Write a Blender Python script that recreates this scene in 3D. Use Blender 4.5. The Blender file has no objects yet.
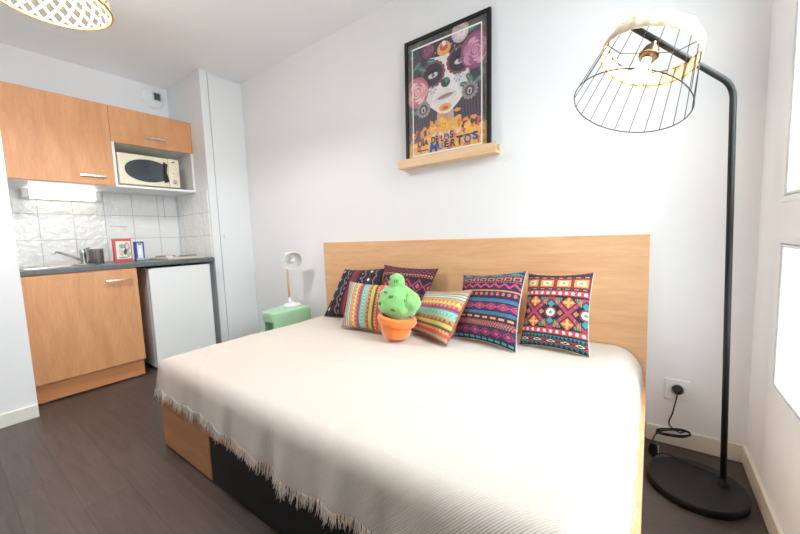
import bpy, bmesh, math, random
import numpy as np
from mathutils import Vector, Matrix, Quaternion, noise
random.seed(7)
rng = np.random.RandomState(5)
scn = bpy.context.scene
COL = scn.collection

# ------------------------------------------------------------------ camera
cam_d = bpy.data.cameras.new('camera'); cam = bpy.data.objects.new('camera', cam_d); COL.objects.link(cam)
cam_d.sensor_width = 36.0; cam_d.lens = 345.05 / 800 * 36; cam_d.clip_start = .02; cam_d.clip_end = 100
def _rot(a, b, g):
    base = Matrix(((1, 0, 0), (0, 0, 1), (0, -1, 0)))
    return Matrix.Rotation(a, 3, 'Z') @ Matrix.Rotation(b, 3, 'X') @ base @ Matrix.Rotation(g, 3, 'Z')
R = _rot(math.radians(36.2), math.radians(-5.22371), math.radians(2.0804))
mw = Matrix.Identity(4)
for i in range(3):
    mw[i][0] = R[i][0]; mw[i][1] = -R[i][1]; mw[i][2] = -R[i][2]
mw.translation = (0, 0, .994)
cam.matrix_world = mw
scn.camera = cam

# ------------------------------------------------------------------ world, light, exposure
scn.view_settings.view_transform = 'Standard'; scn.view_settings.look = 'None'
scn.view_settings.gamma = 1; scn.view_settings.exposure = .74
scn.view_settings.use_curve_mapping = False
scn.cycles.use_denoising = True
scn.cycles.max_bounces = 12; scn.cycles.diffuse_bounces = 8
scn.cycles.sample_clamp_indirect = 6
w = bpy.data.worlds.new('daylight'); scn.world = w; w.use_nodes = True
bg = w.node_tree.nodes['Background']; bg.inputs[0].default_value = (.86, .93, 1, 1); bg.inputs[1].default_value = 2.6

def area(name, loc, rot, sx, sy, power, color):
    l = bpy.data.lights.new(name, 'AREA'); l.shape = 'RECTANGLE'; l.size = sx; l.size_y = sy; l.energy = power; l.color = color; l.spread = math.radians(125)
    o = bpy.data.objects.new(name, l); COL.objects.link(o); o.location = loc; o.rotation_euler = rot
    return o
# daylight coming down through the tall window of the right wall
area('window_daylight', (1.25, 1.25, 2.45), (0, math.radians(50), 0), 2.0, 1.9, 62, (.90, .955, 1))
area('rear_fill_light', (1.3, -1.6, 2.1), (0, math.radians(68), 0), 2.0, 1.7, 12, (.97, .985, 1))  # weak fill added behind the camera, outside an invented rear window

# ------------------------------------------------------------------ materials
def lin(c):
    if isinstance(c, str):
        c = [int(c[i:i + 2], 16) / 255 for i in (0, 2, 4)]
    return tuple(((x / 12.92) if x <= .04045 else ((x + .055) / 1.055) ** 2.4) for x in c)
def mat(name, color, rough=.5, metal=0., bump=0., bscale=200., coat=0., emit=None, estr=0., spec=.5, vary=0., vscale=6., sheen=0.):
    m = bpy.data.materials.new(name); m.use_nodes = True
    nt = m.node_tree; b = nt.nodes['Principled BSDF']
    c = lin(color)
    b.inputs['Base Color'].default_value = (*c, 1); b.inputs['Roughness'].default_value = rough
    b.inputs['Metallic'].default_value = metal; b.inputs['Coat Weight'].default_value = coat
    b.inputs['Specular IOR Level'].default_value = spec
    if sheen: b.inputs['Sheen Weight'].default_value = sheen
    tc = nt.nodes.new('ShaderNodeTexCoord')
    if vary:
        n = nt.nodes.new('ShaderNodeTexNoise'); n.inputs['Scale'].default_value = vscale; n.inputs['Detail'].default_value = 4
        nt.links.new(tc.outputs['Object'], n.inputs['Vector'])
        r = nt.nodes.new('ShaderNodeValToRGB')
        r.color_ramp.elements[0].position = .3; r.color_ramp.elements[1].position = .7
        r.color_ramp.elements[0].color = (*[x * (1 - vary) for x in c], 1); r.color_ramp.elements[1].color = (*[min(1, x * (1 + vary)) for x in c], 1)
        nt.links.new(n.outputs['Fac'], r.inputs['Fac']); nt.links.new(r.outputs['Color'], b.inputs['Base Color'])
    if bump:
        n = nt.nodes.new('ShaderNodeTexNoise'); n.inputs['Scale'].default_value = bscale; n.inputs['Detail'].default_value = 3
        nt.links.new(tc.outputs['Object'], n.inputs['Vector'])
        bp = nt.nodes.new('ShaderNodeBump'); bp.inputs['Strength'].default_value = bump; bp.inputs['Distance'].default_value = .002
        nt.links.new(n.outputs['Fac'], bp.inputs['Height']); nt.links.new(bp.outputs['Normal'], b.inputs['Normal'])
    if emit:
        b.inputs['Emission Color'].default_value = (*lin(emit), 1); b.inputs['Emission Strength'].default_value = estr
    return m
def wood(name, c1, c2, scale=(1, 1, 12), rough=.45, freq=3., line=.35, mix=.35):
    """grain runs along the axis with the smallest scale"""
    m = bpy.data.materials.new(name); m.use_nodes = True
    nt = m.node_tree; b = nt.nodes['Principled BSDF']; b.inputs['Roughness'].default_value = rough
    tc = nt.nodes.new('ShaderNodeTexCoord'); mp = nt.nodes.new('ShaderNodeMapping'); mp.inputs['Scale'].default_value = scale
    nt.links.new(tc.outputs['Object'], mp.inputs['Vector'])
    n1 = nt.nodes.new('ShaderNodeTexNoise'); n1.inputs['Scale'].default_value = freq; n1.inputs['Detail'].default_value = 7; n1.inputs['Distortion'].default_value = .6
    n2 = nt.nodes.new('ShaderNodeTexNoise'); n2.inputs['Scale'].default_value = freq * 7; n2.inputs['Detail'].default_value = 3
    nt.links.new(mp.outputs[0], n1.inputs['Vector']); nt.links.new(mp.outputs[0], n2.inputs['Vector'])
    mx = nt.nodes.new('ShaderNodeMix'); mx.data_type = 'FLOAT'; mx.inputs[0].default_value = mix
    nt.links.new(n1.outputs['Fac'], mx.inputs[2]); nt.links.new(n2.outputs['Fac'], mx.inputs[3])
    r = nt.nodes.new('ShaderNodeValToRGB')
    r.color_ramp.elements[0].position = .5 - line / 2; r.color_ramp.elements[1].position = .5 + line / 2
    r.color_ramp.elements[0].color = (*lin(c1), 1); r.color_ramp.elements[1].color = (*lin(c2), 1)
    nt.links.new(mx.outputs[0], r.inputs['Fac']); nt.links.new(r.outputs['Color'], b.inputs['Base Color'])
    return m
def vcol(name, rough=.9, bump=.0, bscale=300, coat=0.):
    m = bpy.data.materials.new(name); m.use_nodes = True
    nt = m.node_tree; b = nt.nodes['Principled BSDF']; b.inputs['Roughness'].default_value = rough; b.inputs['Coat Weight'].default_value = coat
    a = nt.nodes.new('ShaderNodeAttribute'); a.attribute_name = 'pattern'
    nt.links.new(a.outputs['Color'], b.inputs['Base Color'])
    if bump:
        tc = nt.nodes.new('ShaderNodeTexCoord'); n = nt.nodes.new('ShaderNodeTexNoise'); n.inputs['Scale'].default_value = bscale
        nt.links.new(tc.outputs['Object'], n.inputs['Vector'])
        bp = nt.nodes.new('ShaderNodeBump'); bp.inputs['Strength'].default_value = bump; bp.inputs['Distance'].default_value = .002
        nt.links.new(n.outputs['Fac'], bp.inputs['Height']); nt.links.new(bp.outputs['Normal'], b.inputs['Normal'])
    return m

M = {}
M['wall'] = mat('white wall paint', 'eeeef0', .85, bump=.25, bscale=90)
M['wall_bounce'] = mat('taupe bounce wall', 'a3907f', .85)  # unseen front wall, colour chosen to cut fill and bounce brown light
M['ceiling'] = mat('ceiling paint', 'f6f6f6', .9, bump=.15, bscale=60)
M['skirting'] = mat('painted skirting', 'ece7dd', .45)
M['kitchen_wood'] = wood('cherry laminate', 'c68a5c', 'dfa87a', scale=(3, 3, .45), freq=5, line=.45)
M['toe_wood'] = wood('cherry laminate flat', 'c07c4c', 'd59465', scale=(3, .45, 3), freq=5, line=.45)
M['bed_wood'] = wood('beech laminate', 'dba678', 'ecc297', scale=(.45, 3, 5), freq=5, line=.4)
M['shaded_bed_wood'] = wood('shaded beech laminate', 'b4784a', 'cb9264', scale=(.45, 3, 5), freq=5, line=.4)  # bed beech darkened: shade at the foot is put into the colour
M['shelf_wood'] = wood('pale pine', 'dcb48c', 'ecccA6', scale=(.5, 4, 6), freq=6)
M['white'] = mat('white melamine', 'ecedee', .35)
M['white_satin'] = mat('white painted door', 'e6e8ea', .4)
M['grey_inner'] = mat('pale grey melamine', 'c9d0d2', .5)
M['black'] = mat('black powder coat', '080809', .55)
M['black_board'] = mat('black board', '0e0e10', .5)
M['black_plastic'] = mat('black plastic', '101011', .35)
M['steel'] = mat('brushed steel', 'b9b6b2', .28, 1.)
M['chrome'] = mat('chrome', 'd8d8d8', .12, 1.)
M['brass'] = mat('brass socket', '86705e', .3, 1.)
M['worktop'] = mat('slate laminate', '5c6266', .35, vary=.18, vscale=40)
M['cream'] = mat('cream enamel', 'e8e0c8', .35)
M['enamel'] = mat('ivory hob enamel', 'cdc6b8', .3)
M['dark_glass'] = mat('dark oven glass', '3b444c', .12, coat=.6)
M['mint'] = mat('mint green plastic', 'b2dcb8', .35)
M['white_metal'] = mat('white metal', 'f0f0ee', .3)
M['stem_wood'] = wood('lamp stem wood', 'd0a276', 'dfb78e', scale=(4, 4, .6), freq=8)
M['plate'] = mat('warm grey hot plate', '8f887e', .45)
M['grout'] = mat('grey rubber', '74787a', .6)

def floor_mat():
    m = bpy.data.materials.new('dark floor planks'); m.use_nodes = True
    nt = m.node_tree; b = nt.nodes['Principled BSDF']
    tc = nt.nodes.new('ShaderNodeTexCoord')
    mp = nt.nodes.new('ShaderNodeMapping'); mp.inputs['Rotation'].default_value = (0, 0, 0)
    nt.links.new(tc.outputs['Object'], mp.inputs['Vector'])
    br = nt.nodes.new('ShaderNodeTexBrick'); br.inputs['Scale'].default_value = 1; br.inputs['Brick Width'].default_value = .9; br.inputs['Row Height'].default_value = .15
    br.inputs['Mortar Size'].default_value = .0015; br.inputs['Mortar Smooth'].default_value = .2; br.offset = .37
    br.inputs['Color1'].default_value = (*lin('4b403d'), 1); br.inputs['Color2'].default_value = (*lin('5a4e4a'), 1); br.inputs['Mortar'].default_value = (*lin('443a37'), 1)
    nt.links.new(mp.outputs[0], br.inputs['Vector'])
    mp2 = nt.nodes.new('ShaderNodeMapping'); mp2.inputs['Scale'].default_value = (1.2, 14, 1)
    nt.links.new(tc.outputs['Object'], mp2.inputs['Vector'])
    n = nt.nodes.new('ShaderNodeTexNoise'); n.inputs['Scale'].default_value = 4; n.inputs['Detail'].default_value = 6; n.inputs['Distortion'].default_value = .8
    nt.links.new(mp2.outputs[0], n.inputs['Vector'])
    r = nt.nodes.new('ShaderNodeValToRGB'); r.color_ramp.elements[0].position = .3; r.color_ramp.elements[1].position = .72
    r.color_ramp.elements[0].color = (.72, .72, .72, 1); r.color_ramp.elements[1].color = (1.12, 1.1, 1.08, 1)
    nt.links.new(n.outputs['Fac'], r.inputs['Fac'])
    mx = nt.nodes.new('ShaderNodeMix'); mx.data_type = 'RGBA'; mx.blend_type = 'MULTIPLY'; mx.inputs[0].default_value = 1
    nt.links.new(br.outputs['Color'], mx.inputs[6]); nt.links.new(r.outputs['Color'], mx.inputs[7])
    nt.links.new(mx.outputs[2], b.inputs['Base Color'])
    b.inputs['Roughness'].default_value = .42
    bp = nt.nodes.new('ShaderNodeBump'); bp.inputs['Strength'].default_value = .25; bp.inputs['Distance'].default_value = .002
    nt.links.new(n.outputs['Fac'], bp.inputs['Height']); nt.links.new(bp.outputs['Normal'], b.inputs['Normal'])
    return m
M['floor'] = floor_mat()

def tile_mat(name, axis):
    """glossy hand-made wall tiles, 0.205 m, with grey joints; axis = horizontal world axis"""
    m = bpy.data.materials.new(name); m.use_nodes = True
    nt = m.node_tree; b = nt.nodes['Principled BSDF']
    g = nt.nodes.new('ShaderNodeNewGeometry'); s = nt.nodes.new('ShaderNodeSeparateXYZ'); nt.links.new(g.outputs['Position'], s.inputs[0])
    c = nt.nodes.new('ShaderNodeCombineXYZ')
    off = nt.nodes.new('ShaderNodeMath'); off.operation = 'ADD'; off.inputs[1].default_value = -.542 + 2.05
    nt.links.new(s.outputs[axis], off.inputs[0]); nt.links.new(off.outputs[0], c.inputs[0])
    of2 = nt.nodes.new('ShaderNodeMath'); of2.operation = 'ADD'; of2.inputs[1].default_value = -1.265 + 2.08
    nt.links.new(s.outputs[2], of2.inputs[0]); nt.links.new(of2.outputs[0], c.inputs[1])
    br = nt.nodes.new('ShaderNodeTexBrick'); br.offset = 0; br.inputs['Scale'].default_value = 1
    br.inputs['Brick Width'].default_value = .205; br.inputs['Row Height'].default_value = .208; br.inputs['Mortar Size'].default_value = .0025
    br.inputs['Color1'].default_value = (*lin('eeeeec'), 1); br.inputs['Color2'].default_value = (*lin('f1f1f0'), 1); br.inputs['Mortar'].default_value = (*lin('c6c7c6'), 1)
    nt.links.new(c.outputs[0], br.inputs['Vector']); nt.links.new(br.outputs['Color'], b.inputs['Base Color'])
    b.inputs['Roughness'].default_value = .12
    n = nt.nodes.new('ShaderNodeTexNoise'); n.inputs['Scale'].default_value = 22; n.inputs['Detail'].default_value = 2
    nt.links.new(c.outputs[0], n.inputs['Vector'])
    bp = nt.nodes.new('ShaderNodeBump'); bp.inputs['Strength'].default_value = .35; bp.inputs['Distance'].default_value = .02
    nt.links.new(n.outputs['Fac'], bp.inputs['Height'])
    bp2 = nt.nodes.new('ShaderNodeBump'); bp2.inputs['Strength'].default_value = .6; bp2.inputs['Distance'].default_value = .002; bp2.invert = True
    nt.links.new(br.outputs['Fac'], bp2.inputs['Height']); nt.links.new(bp.outputs['Normal'], bp2.inputs['Normal'])
    nt.links.new(bp2.outputs['Normal'], b.inputs['Normal'])
    return m
M['tile_y'] = tile_mat('white glazed tiles', 1); M['tile_x'] = tile_mat('white glazed side tiles', 0)

def glass_mat():
    m = bpy.data.materials.new('window glass'); m.use_nodes = True
    nt = m.node_tree; nt.nodes.remove(nt.nodes['Principled BSDF'])
    out = nt.nodes['Material Output']; t = nt.nodes.new('ShaderNodeBsdfTransparent'); t.inputs[0].default_value = (.95, .98, .97, 1)
    g = nt.nodes.new('ShaderNodeBsdfGlossy'); g.inputs['Roughness'].default_value = .03
    lw = nt.nodes.new('ShaderNodeLayerWeight'); lw.inputs[0].default_value = .5
    fr = nt.nodes.new('ShaderNodeMath'); fr.operation = 'POWER'; fr.inputs[1].default_value = 6; nt.links.new(lw.outputs['Facing'], fr.inputs[0])
    mx = nt.nodes.new('ShaderNodeMixShader'); sc_ = nt.nodes.new('ShaderNodeMath'); sc_.operation = 'MULTIPLY'; sc_.inputs[1].default_value = .45; nt.links.new(fr.outputs[0], sc_.inputs[0]); nt.links.new(sc_.outputs[0], mx.inputs[0]); nt.links.new(t.outputs[0], mx.inputs[1]); nt.links.new(g.outputs[0], mx.inputs[2])
    nt.links.new(mx.outputs[0], out.inputs[0]); return m
M['glass'] = glass_mat()

def blanket_mat(name, weave=True):
    m = bpy.data.materials.new(name); m.use_nodes = True
    nt = m.node_tree; b = nt.nodes['Principled BSDF']; b.inputs['Roughness'].default_value = .95; b.inputs['Specular IOR Level'].default_value = .1
    b.inputs['Base Color'].default_value = (*lin('e2d5c9'), 1)
    if weave:
        uv = nt.nodes.new('ShaderNodeUVMap'); uv.uv_map = 'cloth'
        wv = nt.nodes.new('ShaderNodeTexWave'); wv.wave_type = 'BANDS'; wv.bands_direction = 'DIAGONAL'
        wv.inputs['Scale'].default_value = 88; wv.inputs['Distortion'].default_value = 1.2; wv.inputs['Detail'].default_value = 2; wv.inputs['Detail Scale'].default_value = 2
        nt.links.new(uv.outputs[0], wv.inputs['Vector'])
        r = nt.nodes.new('ShaderNodeValToRGB'); r.color_ramp.elements[0].color = (*lin('d9ccc0'), 1); r.color_ramp.elements[1].color = (*lin('e6dcd4'), 1)
        nt.links.new(wv.outputs['Fac'], r.inputs['Fac']); nt.links.new(r.outputs['Color'], b.inputs['Base Color'])
        bp = nt.nodes.new('ShaderNodeBump'); bp.inputs['Strength'].default_value = .5; bp.inputs['Distance'].default_value = .003
        nt.links.new(wv.outputs['Fac'], bp.inputs['Height']); nt.links.new(bp.outputs['Normal'], b.inputs['Normal'])
    return m
M['blanket'] = blanket_mat('cream twill throw'); M['fringe'] = blanket_mat('cream cotton fringe', False)
M['plush_green'] = mat('green plush', '8ac878', .95, bump=1., bscale=160, sheen=.6, vary=.1, vscale=30)
M['plush_orange'] = mat('orange plush', 'ee7e2e', .95, bump=1., bscale=160, sheen=.6, vary=.1, vscale=30)
M['cushion'] = vcol('printed cushion fabric', .9, .25, 400)
M['cushion_back'] = mat('white cushion back', 'eeebe8', .9, bump=.2, bscale=300)
M['poster'] = vcol('printed poster', .45)
M['print'] = vcol('printed carton', .45)

# ------------------------------------------------------------------ builders
def origin_of(p):
    return p.get('_org') if False else ORG.get(p.name, (0, 0, 0)) if p else (0, 0, 0)
ORG = {}
def link(name, me, parent=None, center=None, local=False, m=None):
    o = bpy.data.objects.new(name, me); COL.objects.link(o)
    if m: me.materials.append(m)
    c = Vector(center) if center is not None else Vector((0, 0, 0))
    if parent is not None:
        o.parent = parent
        o.location = c if local else c - Vector(ORG.get(parent.name, (0, 0, 0)))
    else:
        o.location = c
    ORG[o.name] = tuple(c)
    return o
def mk(name, verts, faces, m, parent=None, smooth=False, local=False, bevel=0, base=False):
    V = np.array(verts, float); lo = V.min(0); hi = V.max(0); c = (lo + hi) / 2
    if base: c[2] = lo[2]
    V = V - c
    me = bpy.data.meshes.new(name); me.from_pydata([tuple(v) for v in V], [], faces)
    bm = bmesh.new(); bm.from_mesh(me); bmesh.ops.recalc_face_normals(bm, faces=bm.faces); bm.to_mesh(me); bm.free()
    if smooth:
        me.polygons.foreach_set('use_smooth', [True] * len(me.polygons))
    o = link(name, me, parent, c, local, m)
    if bevel:
        b = o.modifiers.new('bevel', 'BEVEL'); b.width = bevel; b.segments = 3; b.limit_method = 'ANGLE'; b.angle_limit = math.radians(40)
        b.harden_normals = False
    return o
def add_box(V, F, x, y, z):
    n = len(V)
    for X in x:
        for Y in y:
            for Z in z: V.append((X, Y, Z))
    F += [(n, n + 1, n + 3, n + 2), (n + 4, n + 6, n + 7, n + 5), (n, n + 4, n + 5, n + 1), (n + 2, n + 3, n + 7, n + 6), (n, n + 2, n + 6, n + 4), (n + 1, n + 5, n + 7, n + 3)]
def box(name, x, y, z, m, parent=None, bevel=.002, **k):
    V, F = [], []; add_box(V, F, x, y, z); return mk(name, V, F, m, parent, bevel=bevel, **k)
def boxes(name, L, m, parent=None, bevel=.0015, **k):
    V, F = [], []
    for b in L: add_box(V, F, *b)
    return mk(name, V, F, m, parent, bevel=bevel, **k)
def root(name, loc, label, cat, group=None, rot=None):
    o = bpy.data.objects.new(name, None); COL.objects.link(o); o.location = loc; o.empty_display_size = .05
    ORG[o.name] = tuple(loc); o['label'] = label; o['category'] = cat
    if group: o['group'] = group
    if rot: o.rotation_euler = rot
    return o
def tag(o, label, cat, group=None):
    o['label'] = label; o['category'] = cat
    if group: o['group'] = group
    return o
def struct(o): o['kind'] = 'structure'; return o
def sweep(V, F, pts, r, seg=10, closed=False, rfun=None):
    P = [Vector(p) for p in pts]; n = len(P); base = len(V)
    T = []
    for i in range(n):
        if closed: t = P[(i + 1) % n] - P[i - 1]
        else: t = P[min(i + 1, n - 1)] - P[max(i - 1, 0)]
        T.append(t.normalized())
    u = T[0].orthogonal().normalized()
    for i in range(n):
        if i:
            q = T[i - 1].rotation_difference(T[i]); u = (q @ u); u = (u - T[i] * u.dot(T[i])).normalized()
        v = T[i].cross(u); rr = rfun(i / (n - 1)) if rfun else r
        for k in range(seg):
            a = 2 * math.pi * k / seg; V.append(tuple(P[i] + (u * math.cos(a) + v * math.sin(a)) * rr))
    for i in range(n if closed else n - 1):
        a0 = base + i * seg; b0 = base + ((i + 1) % n) * seg
        for k in range(seg):
            F.append((a0 + k, a0 + (k + 1) % seg, b0 + (k + 1) % seg, b0 + k))
    if not closed:
        F.append(tuple(base + k for k in range(seg))[::-1]); F.append(tuple(base + (n - 1) * seg + k for k in range(seg)))
def tube(name, pts, r, m, parent=None, seg=10, closed=False, rfun=None, **k):
    V, F = [], []; sweep(V, F, pts, r, seg, closed, rfun); return mk(name, V, F, m, parent, smooth=True, **k)
def smooth_path(P, n=8):
    P = [Vector(p) for p in P]; out = []
    for i in range(len(P) - 1):
        p0 = P[max(i - 1, 0)]; p1 = P[i]; p2 = P[i + 1]; p3 = P[min(i + 2, len(P) - 1)]
        for k in range(n):
            t = k / n
            out.append(.5 * ((2 * p1) + (-p0 + p2) * t + (2 * p0 - 5 * p1 + 4 * p2 - p3) * t * t + (-p0 + 3 * p1 - 3 * p2 + p3) * t ** 3))
    out.append(P[-1]); return out
def lathe(name, prof, m, parent=None, org=(0, 0, 0), axis=(0, 0, 1), seg=40, smooth=True, close=True, **k):
    """prof = list of (radius, height along axis)"""
    q = Vector((0, 0, 1)).rotation_difference(Vector(axis).normalized()); O = Vector(org)
    V, F = [], []; n = len(prof)
    for (r, h) in prof:
        r = max(r, 1e-4)
        for s in range(seg):
            a = 2 * math.pi * s / seg; V.append(tuple(O + q @ Vector((r * math.cos(a), r * math.sin(a), h))))
    for i in range(n - 1):
        for s in range(seg):
            F.append((i * seg + s, i * seg + (s + 1) % seg, (i + 1) * seg + (s + 1) % seg, (i + 1) * seg + s))
    if close:
        F.append(tuple(range(seg))); F.append(tuple(range((n - 1) * seg, n * seg)))
    o = mk(name, V, F, m, parent, smooth=smooth, **k)
    if smooth:
        e = o.modifiers.new('edges', 'EDGE_SPLIT'); e.split_angle = math.radians(42)
    return o

# ================================================================== ROOM SHELL
XK, XR, YW, YB, H = -3.891, .338, 1.925, -2.9, 2.5
struct(box('floor', (XK - .1, XR + .2), (YB - .1, YW + .1), (-.1, 0), M['floor'], bevel=0))
struct(box('ceiling', (XK - .1, XR + .2), (YB - .1, YW + .1), (H, H + .1), M['ceiling'], bevel=0))
struct(box('wall_back', (XK - .1, XR + .2), (YW, YW + .12), (0, H), M['wall'], bevel=0))
struct(box('wall_left', (XK - .12, XK), (YB, YW), (0, H), M['wall'], bevel=0))
struct(box('wall_front', (XK - .1, XR + .2), (YB - .12, YB), (0, H), M['wall_bounce'], bevel=0))
struct(box('wall_partition', (XK, -2.928), (-1.6, .306), (0, H), M['wall'], bevel=0))
# right wall with recessed window openings
WT = .16; WA = .63; RA, RB_ = -2.4, -1.2  # near edge shaped to keep light off bed foot; added rear opening for fill
L = []
def wy(y0, y1, z0, z1): L.append(((XR, XR + WT), (y0, y1), (z0, z1)))
wy(1.645, YW, 0, H); wy(YB, RA, 0, H); wy(RB_, WA, 0, H)
for a, b in ((WA, 1.645), (RA, RB_)):
    wy(a, b, 0, .428); wy(a, b, .945, 1.055); wy(a, b, 2.25, H)
struct(boxes('wall_right', L, M['wall'], bevel=0))
# windows: frames and panes
def window(n, a, b):
    r = bpy.data.objects.new('window_%d' % n, None); COL.objects.link(r); r.location = (XR + .1, (a + b) / 2, .428); ORG[r.name] = tuple(r.location)
    r['kind'] = 'structure'
    X0, X1 = XR - .002, XR + .05
    mid = (a + b) / 2
    for (z0, z1, tilt) in ((.428, .945, 0), (1.055, 2.25, 0)):
        t = .020
        boxes('window_frame', [((X0, X1), (a, b), (z0, z0 + t)), ((X0, X1), (a, b), (z1 - t, z1)), ((X0, X1), (a, a + t), (z0 + t, z1 - t)), ((X0, X1), (b - t, b), (z0 + t, z1 - t)), ((X0, X1), (mid - .04, mid + .04), (z0 + t, z1 - t))], M['white'], r, bevel=.003)
        for (p, q) in ((a + t, mid - .04), (mid + .04, b - t)):
            s = .013; xa, xb = X0 + .003, X1 - .006
            boxes('window_sash', [((xa, xb), (p + .003, q - .003), (z0 + t + .003, z0 + t + s)), ((xa, xb), (p + .003, q - .003), (z1 - t - s, z1 - t - .003)), ((xa, xb), (p + .003, p + s), (z0 + t + s, z1 - t - s)), ((xa, xb), (q - s, q - .003), (z0 + t + s, z1 - t - s))], M['white'], r, bevel=.003)
            box('window_pane', (X0 + .010, X0 + .016), (p + s - .004, q - s + .004), (z0 + t + s - .004, z1 - t - s + .004), M['glass'], r, bevel=0)
    return r
window(1, WA, 1.645); window(2, RA, RB_)  # the second, unseen window is added to let in fill light
# skirting boards
BH = .075
struct(box('baseboard_back', (.0, XR - .012), (YW - .012, YW), (0, BH), M['skirting'], bevel=.002))
struct(box('baseboard_back_left', (-3.2, -2.15), (YW - .012, YW), (0, BH), M['skirting'], bevel=.002))
struct(box('baseboard_right', (XR - .012, XR), (YB, YW), (0, BH), M['skirting'], bevel=.002))
struct(box('baseboard_partition', (-2.928, -2.916), (-1.6, .306), (0, BH), M['skirting'], bevel=.002))
# glazed tiles behind the worktop and on the closet side
struct(box('trim_1', (XK, XK + .008), (.31, 1.53), (.835, 1.47), M['tile_y'], bevel=0))

# ================================================================== TALL CLOSET
r = root('built_in_closet', (-3.55, 1.73, 0), 'tall white built-in closet reaching the ceiling beside the fridge', 'closet')
CX = -3.213; CY = 1.540
boxes('closet_body', [((XK + .002, CX - .02), (CY, CY + .02), (0, H)), ((XK + .002, CX - .02), (YW - .02, YW), (0, H)), ((CX - .02, CX - .0), (CY, CY + .064), (0, H)), ((CX - .018, CX - .004), (YW - .012, YW), (0, H)),
                     ((XK + .002, CX - .02), (CY + .02, YW - .02), (0, .06)), ((CX - .02, CX - .001), (CY + .064, YW - .012), (H - .012, H)), ((CX - .02, CX - .001), (CY + .064, YW - .012), (0, .03))], M['white_satin'], r, bevel=0)
d = box('closet_door', (CX - .014, CX + .006), (CY + .068, YW - .016), (.034, H - .018), M['white_satin'], r, bevel=.002)
lathe('door_knob', [(.006, 0), (.006, .012), (.014, .018), (.016, .024), (.012, .032), (.001, .034)], M['white_metal'], d, (CX + .006, 1.637, 1.048), (1, 0, 0), 20)
box('side_tiles', (XK + .01, CX - .03), (CY - .006, CY), (.835, 1.46), M['tile_x'], r, bevel=0)

# ================================================================== KITCHEN
def handle(name, x, y0, y1, z, parent):
    V, F = [], []
    sweep(V, F, smooth_path([(x, y0 + .012, z), (x + .02, y0 + .012, z)], 2), .004, 8)
    sweep(V, F, smooth_path([(x, y1 - .012, z), (x + .02, y1 - .012, z)], 2), .004, 8)
    add_box(V, F, (x + .018, x + .026), (y0, y1), (z - .006, z + .006))
    return mk(name, V, F, M['chrome'], parent)
# base cabinet under the sink
r = root('base_cabinet', (-3.45, .61, 0), 'wooden base cabinet with one wide door under the dark worktop', 'cabinet')
XW = -3.075
boxes('cabinet_body', [((XK + .02, XW - .02), (.312, .330), (.135, .828)), ((XK + .02, XW - .02), (.887, .905), (.135, .828)), ((XK + .02, XW - .02), (.330, .887), (.135, .153)), ((XK + .02, XK + .035), (.330, .887), (.153, .828)), ((XW - .04, XW - .02), (.330, .887), (.790, .828))], M['toe_wood'], r)
d = box('cabinet_door', (XW - .018, XW), (.313, .904), (.138, .822), M['kitchen_wood'], r, bevel=.0015)
handle('door_handle', XW, .715, .868, .752, d)
box('toe_kick', (XW - .055, XW - .037), (.315, .902), (.012, .134), M['toe_wood'], r, bevel=.001)
for (x, y) in ((XW - .075, .36), (XW - .075, .86), (-3.8, .36), (-3.8, .86)):
    lathe('foot', [(.022, 0), (.022, .008), (.014, .012), (.014, .136)], M['grout'], r, (x, y, 0), (0, 0, 1), 14)
# worktop
WZ0, WZ1 = .830, .860
r = root('worktop', (-3.5, .92, WZ0), 'dark slate-grey worktop over the wooden base cabinet and fridge', 'worktop')
sx = (-3.72, -3.30); sy = (.36, .70)
boxes('worktop_board', [((XK + .008, sx[0]), (.309, 1.533), (WZ0, WZ1)), ((sx[1], -3.215), (.309, 1.533), (WZ0, WZ1)), ((-3.215, -3.09), (.309, 1.478), (WZ0, WZ1)), ((sx[0], sx[1]), (.309, sy[0]), (WZ0, WZ1)), ((sx[0], sx[1]), (sy[1], 1.533), (WZ0, WZ1))], M['worktop'], r, bevel=0)
box('front_edging', (-3.09, -3.084), (.309, 1.478), (WZ0, WZ1), M['worktop'], r, bevel=.001)
# sink
r = root('kitchen_sink', (-3.51, .53, WZ1), 'stainless steel sink set into the left end of the worktop', 'sink')
V, F = [], []
def ringrect(x0, x1, y0, y1, z, rad=.03, n=5):
    out = []
    for (cx, cy, a0) in ((x1 - rad, y1 - rad, 0), (x0 + rad, y1 - rad, 90), (x0 + rad, y0 + rad, 180), (x1 - rad, y0 + rad, 270)):
        for i in range(n + 1):
            a = math.radians(a0 + 90 * i / n); out.append((cx + rad * math.cos(a), cy + rad * math.sin(a), z))
    return out
rings = [ringrect(-3.745, -3.275, .335, .725, WZ1 + .001), ringrect(-3.743, -3.277, .337, .723, WZ1 + .006), ringrect(-3.715, -3.305, .365, .695, WZ1 + .004), ringrect(-3.705, -3.315, .375, .685, WZ1 - .01), ringrect(-3.69, -3.33, .39, .67, WZ1 - .135), ringrect(-3.66, -3.36, .42, .64, WZ1 - .145)]
for q in rings: V += q
n = len(rings[0])
for i in range(len(rings) - 1):
    for k in range(n): F.append((i * n + k, i * n + (k + 1) % n, (i + 1) * n + (k + 1) % n, (i + 1) * n + k))
F.append(tuple(range((len(rings) - 1) * n, len(rings) * n)))
mk('basin', V, F, M['steel'], r, smooth=True)
lathe('drain', [(.03, 0), (.03, .003), (.02, .004), (.001, .002)], M['chrome'], r, (-3.51, .53, WZ1 - .145), (0, 0, 1), 24)
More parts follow.
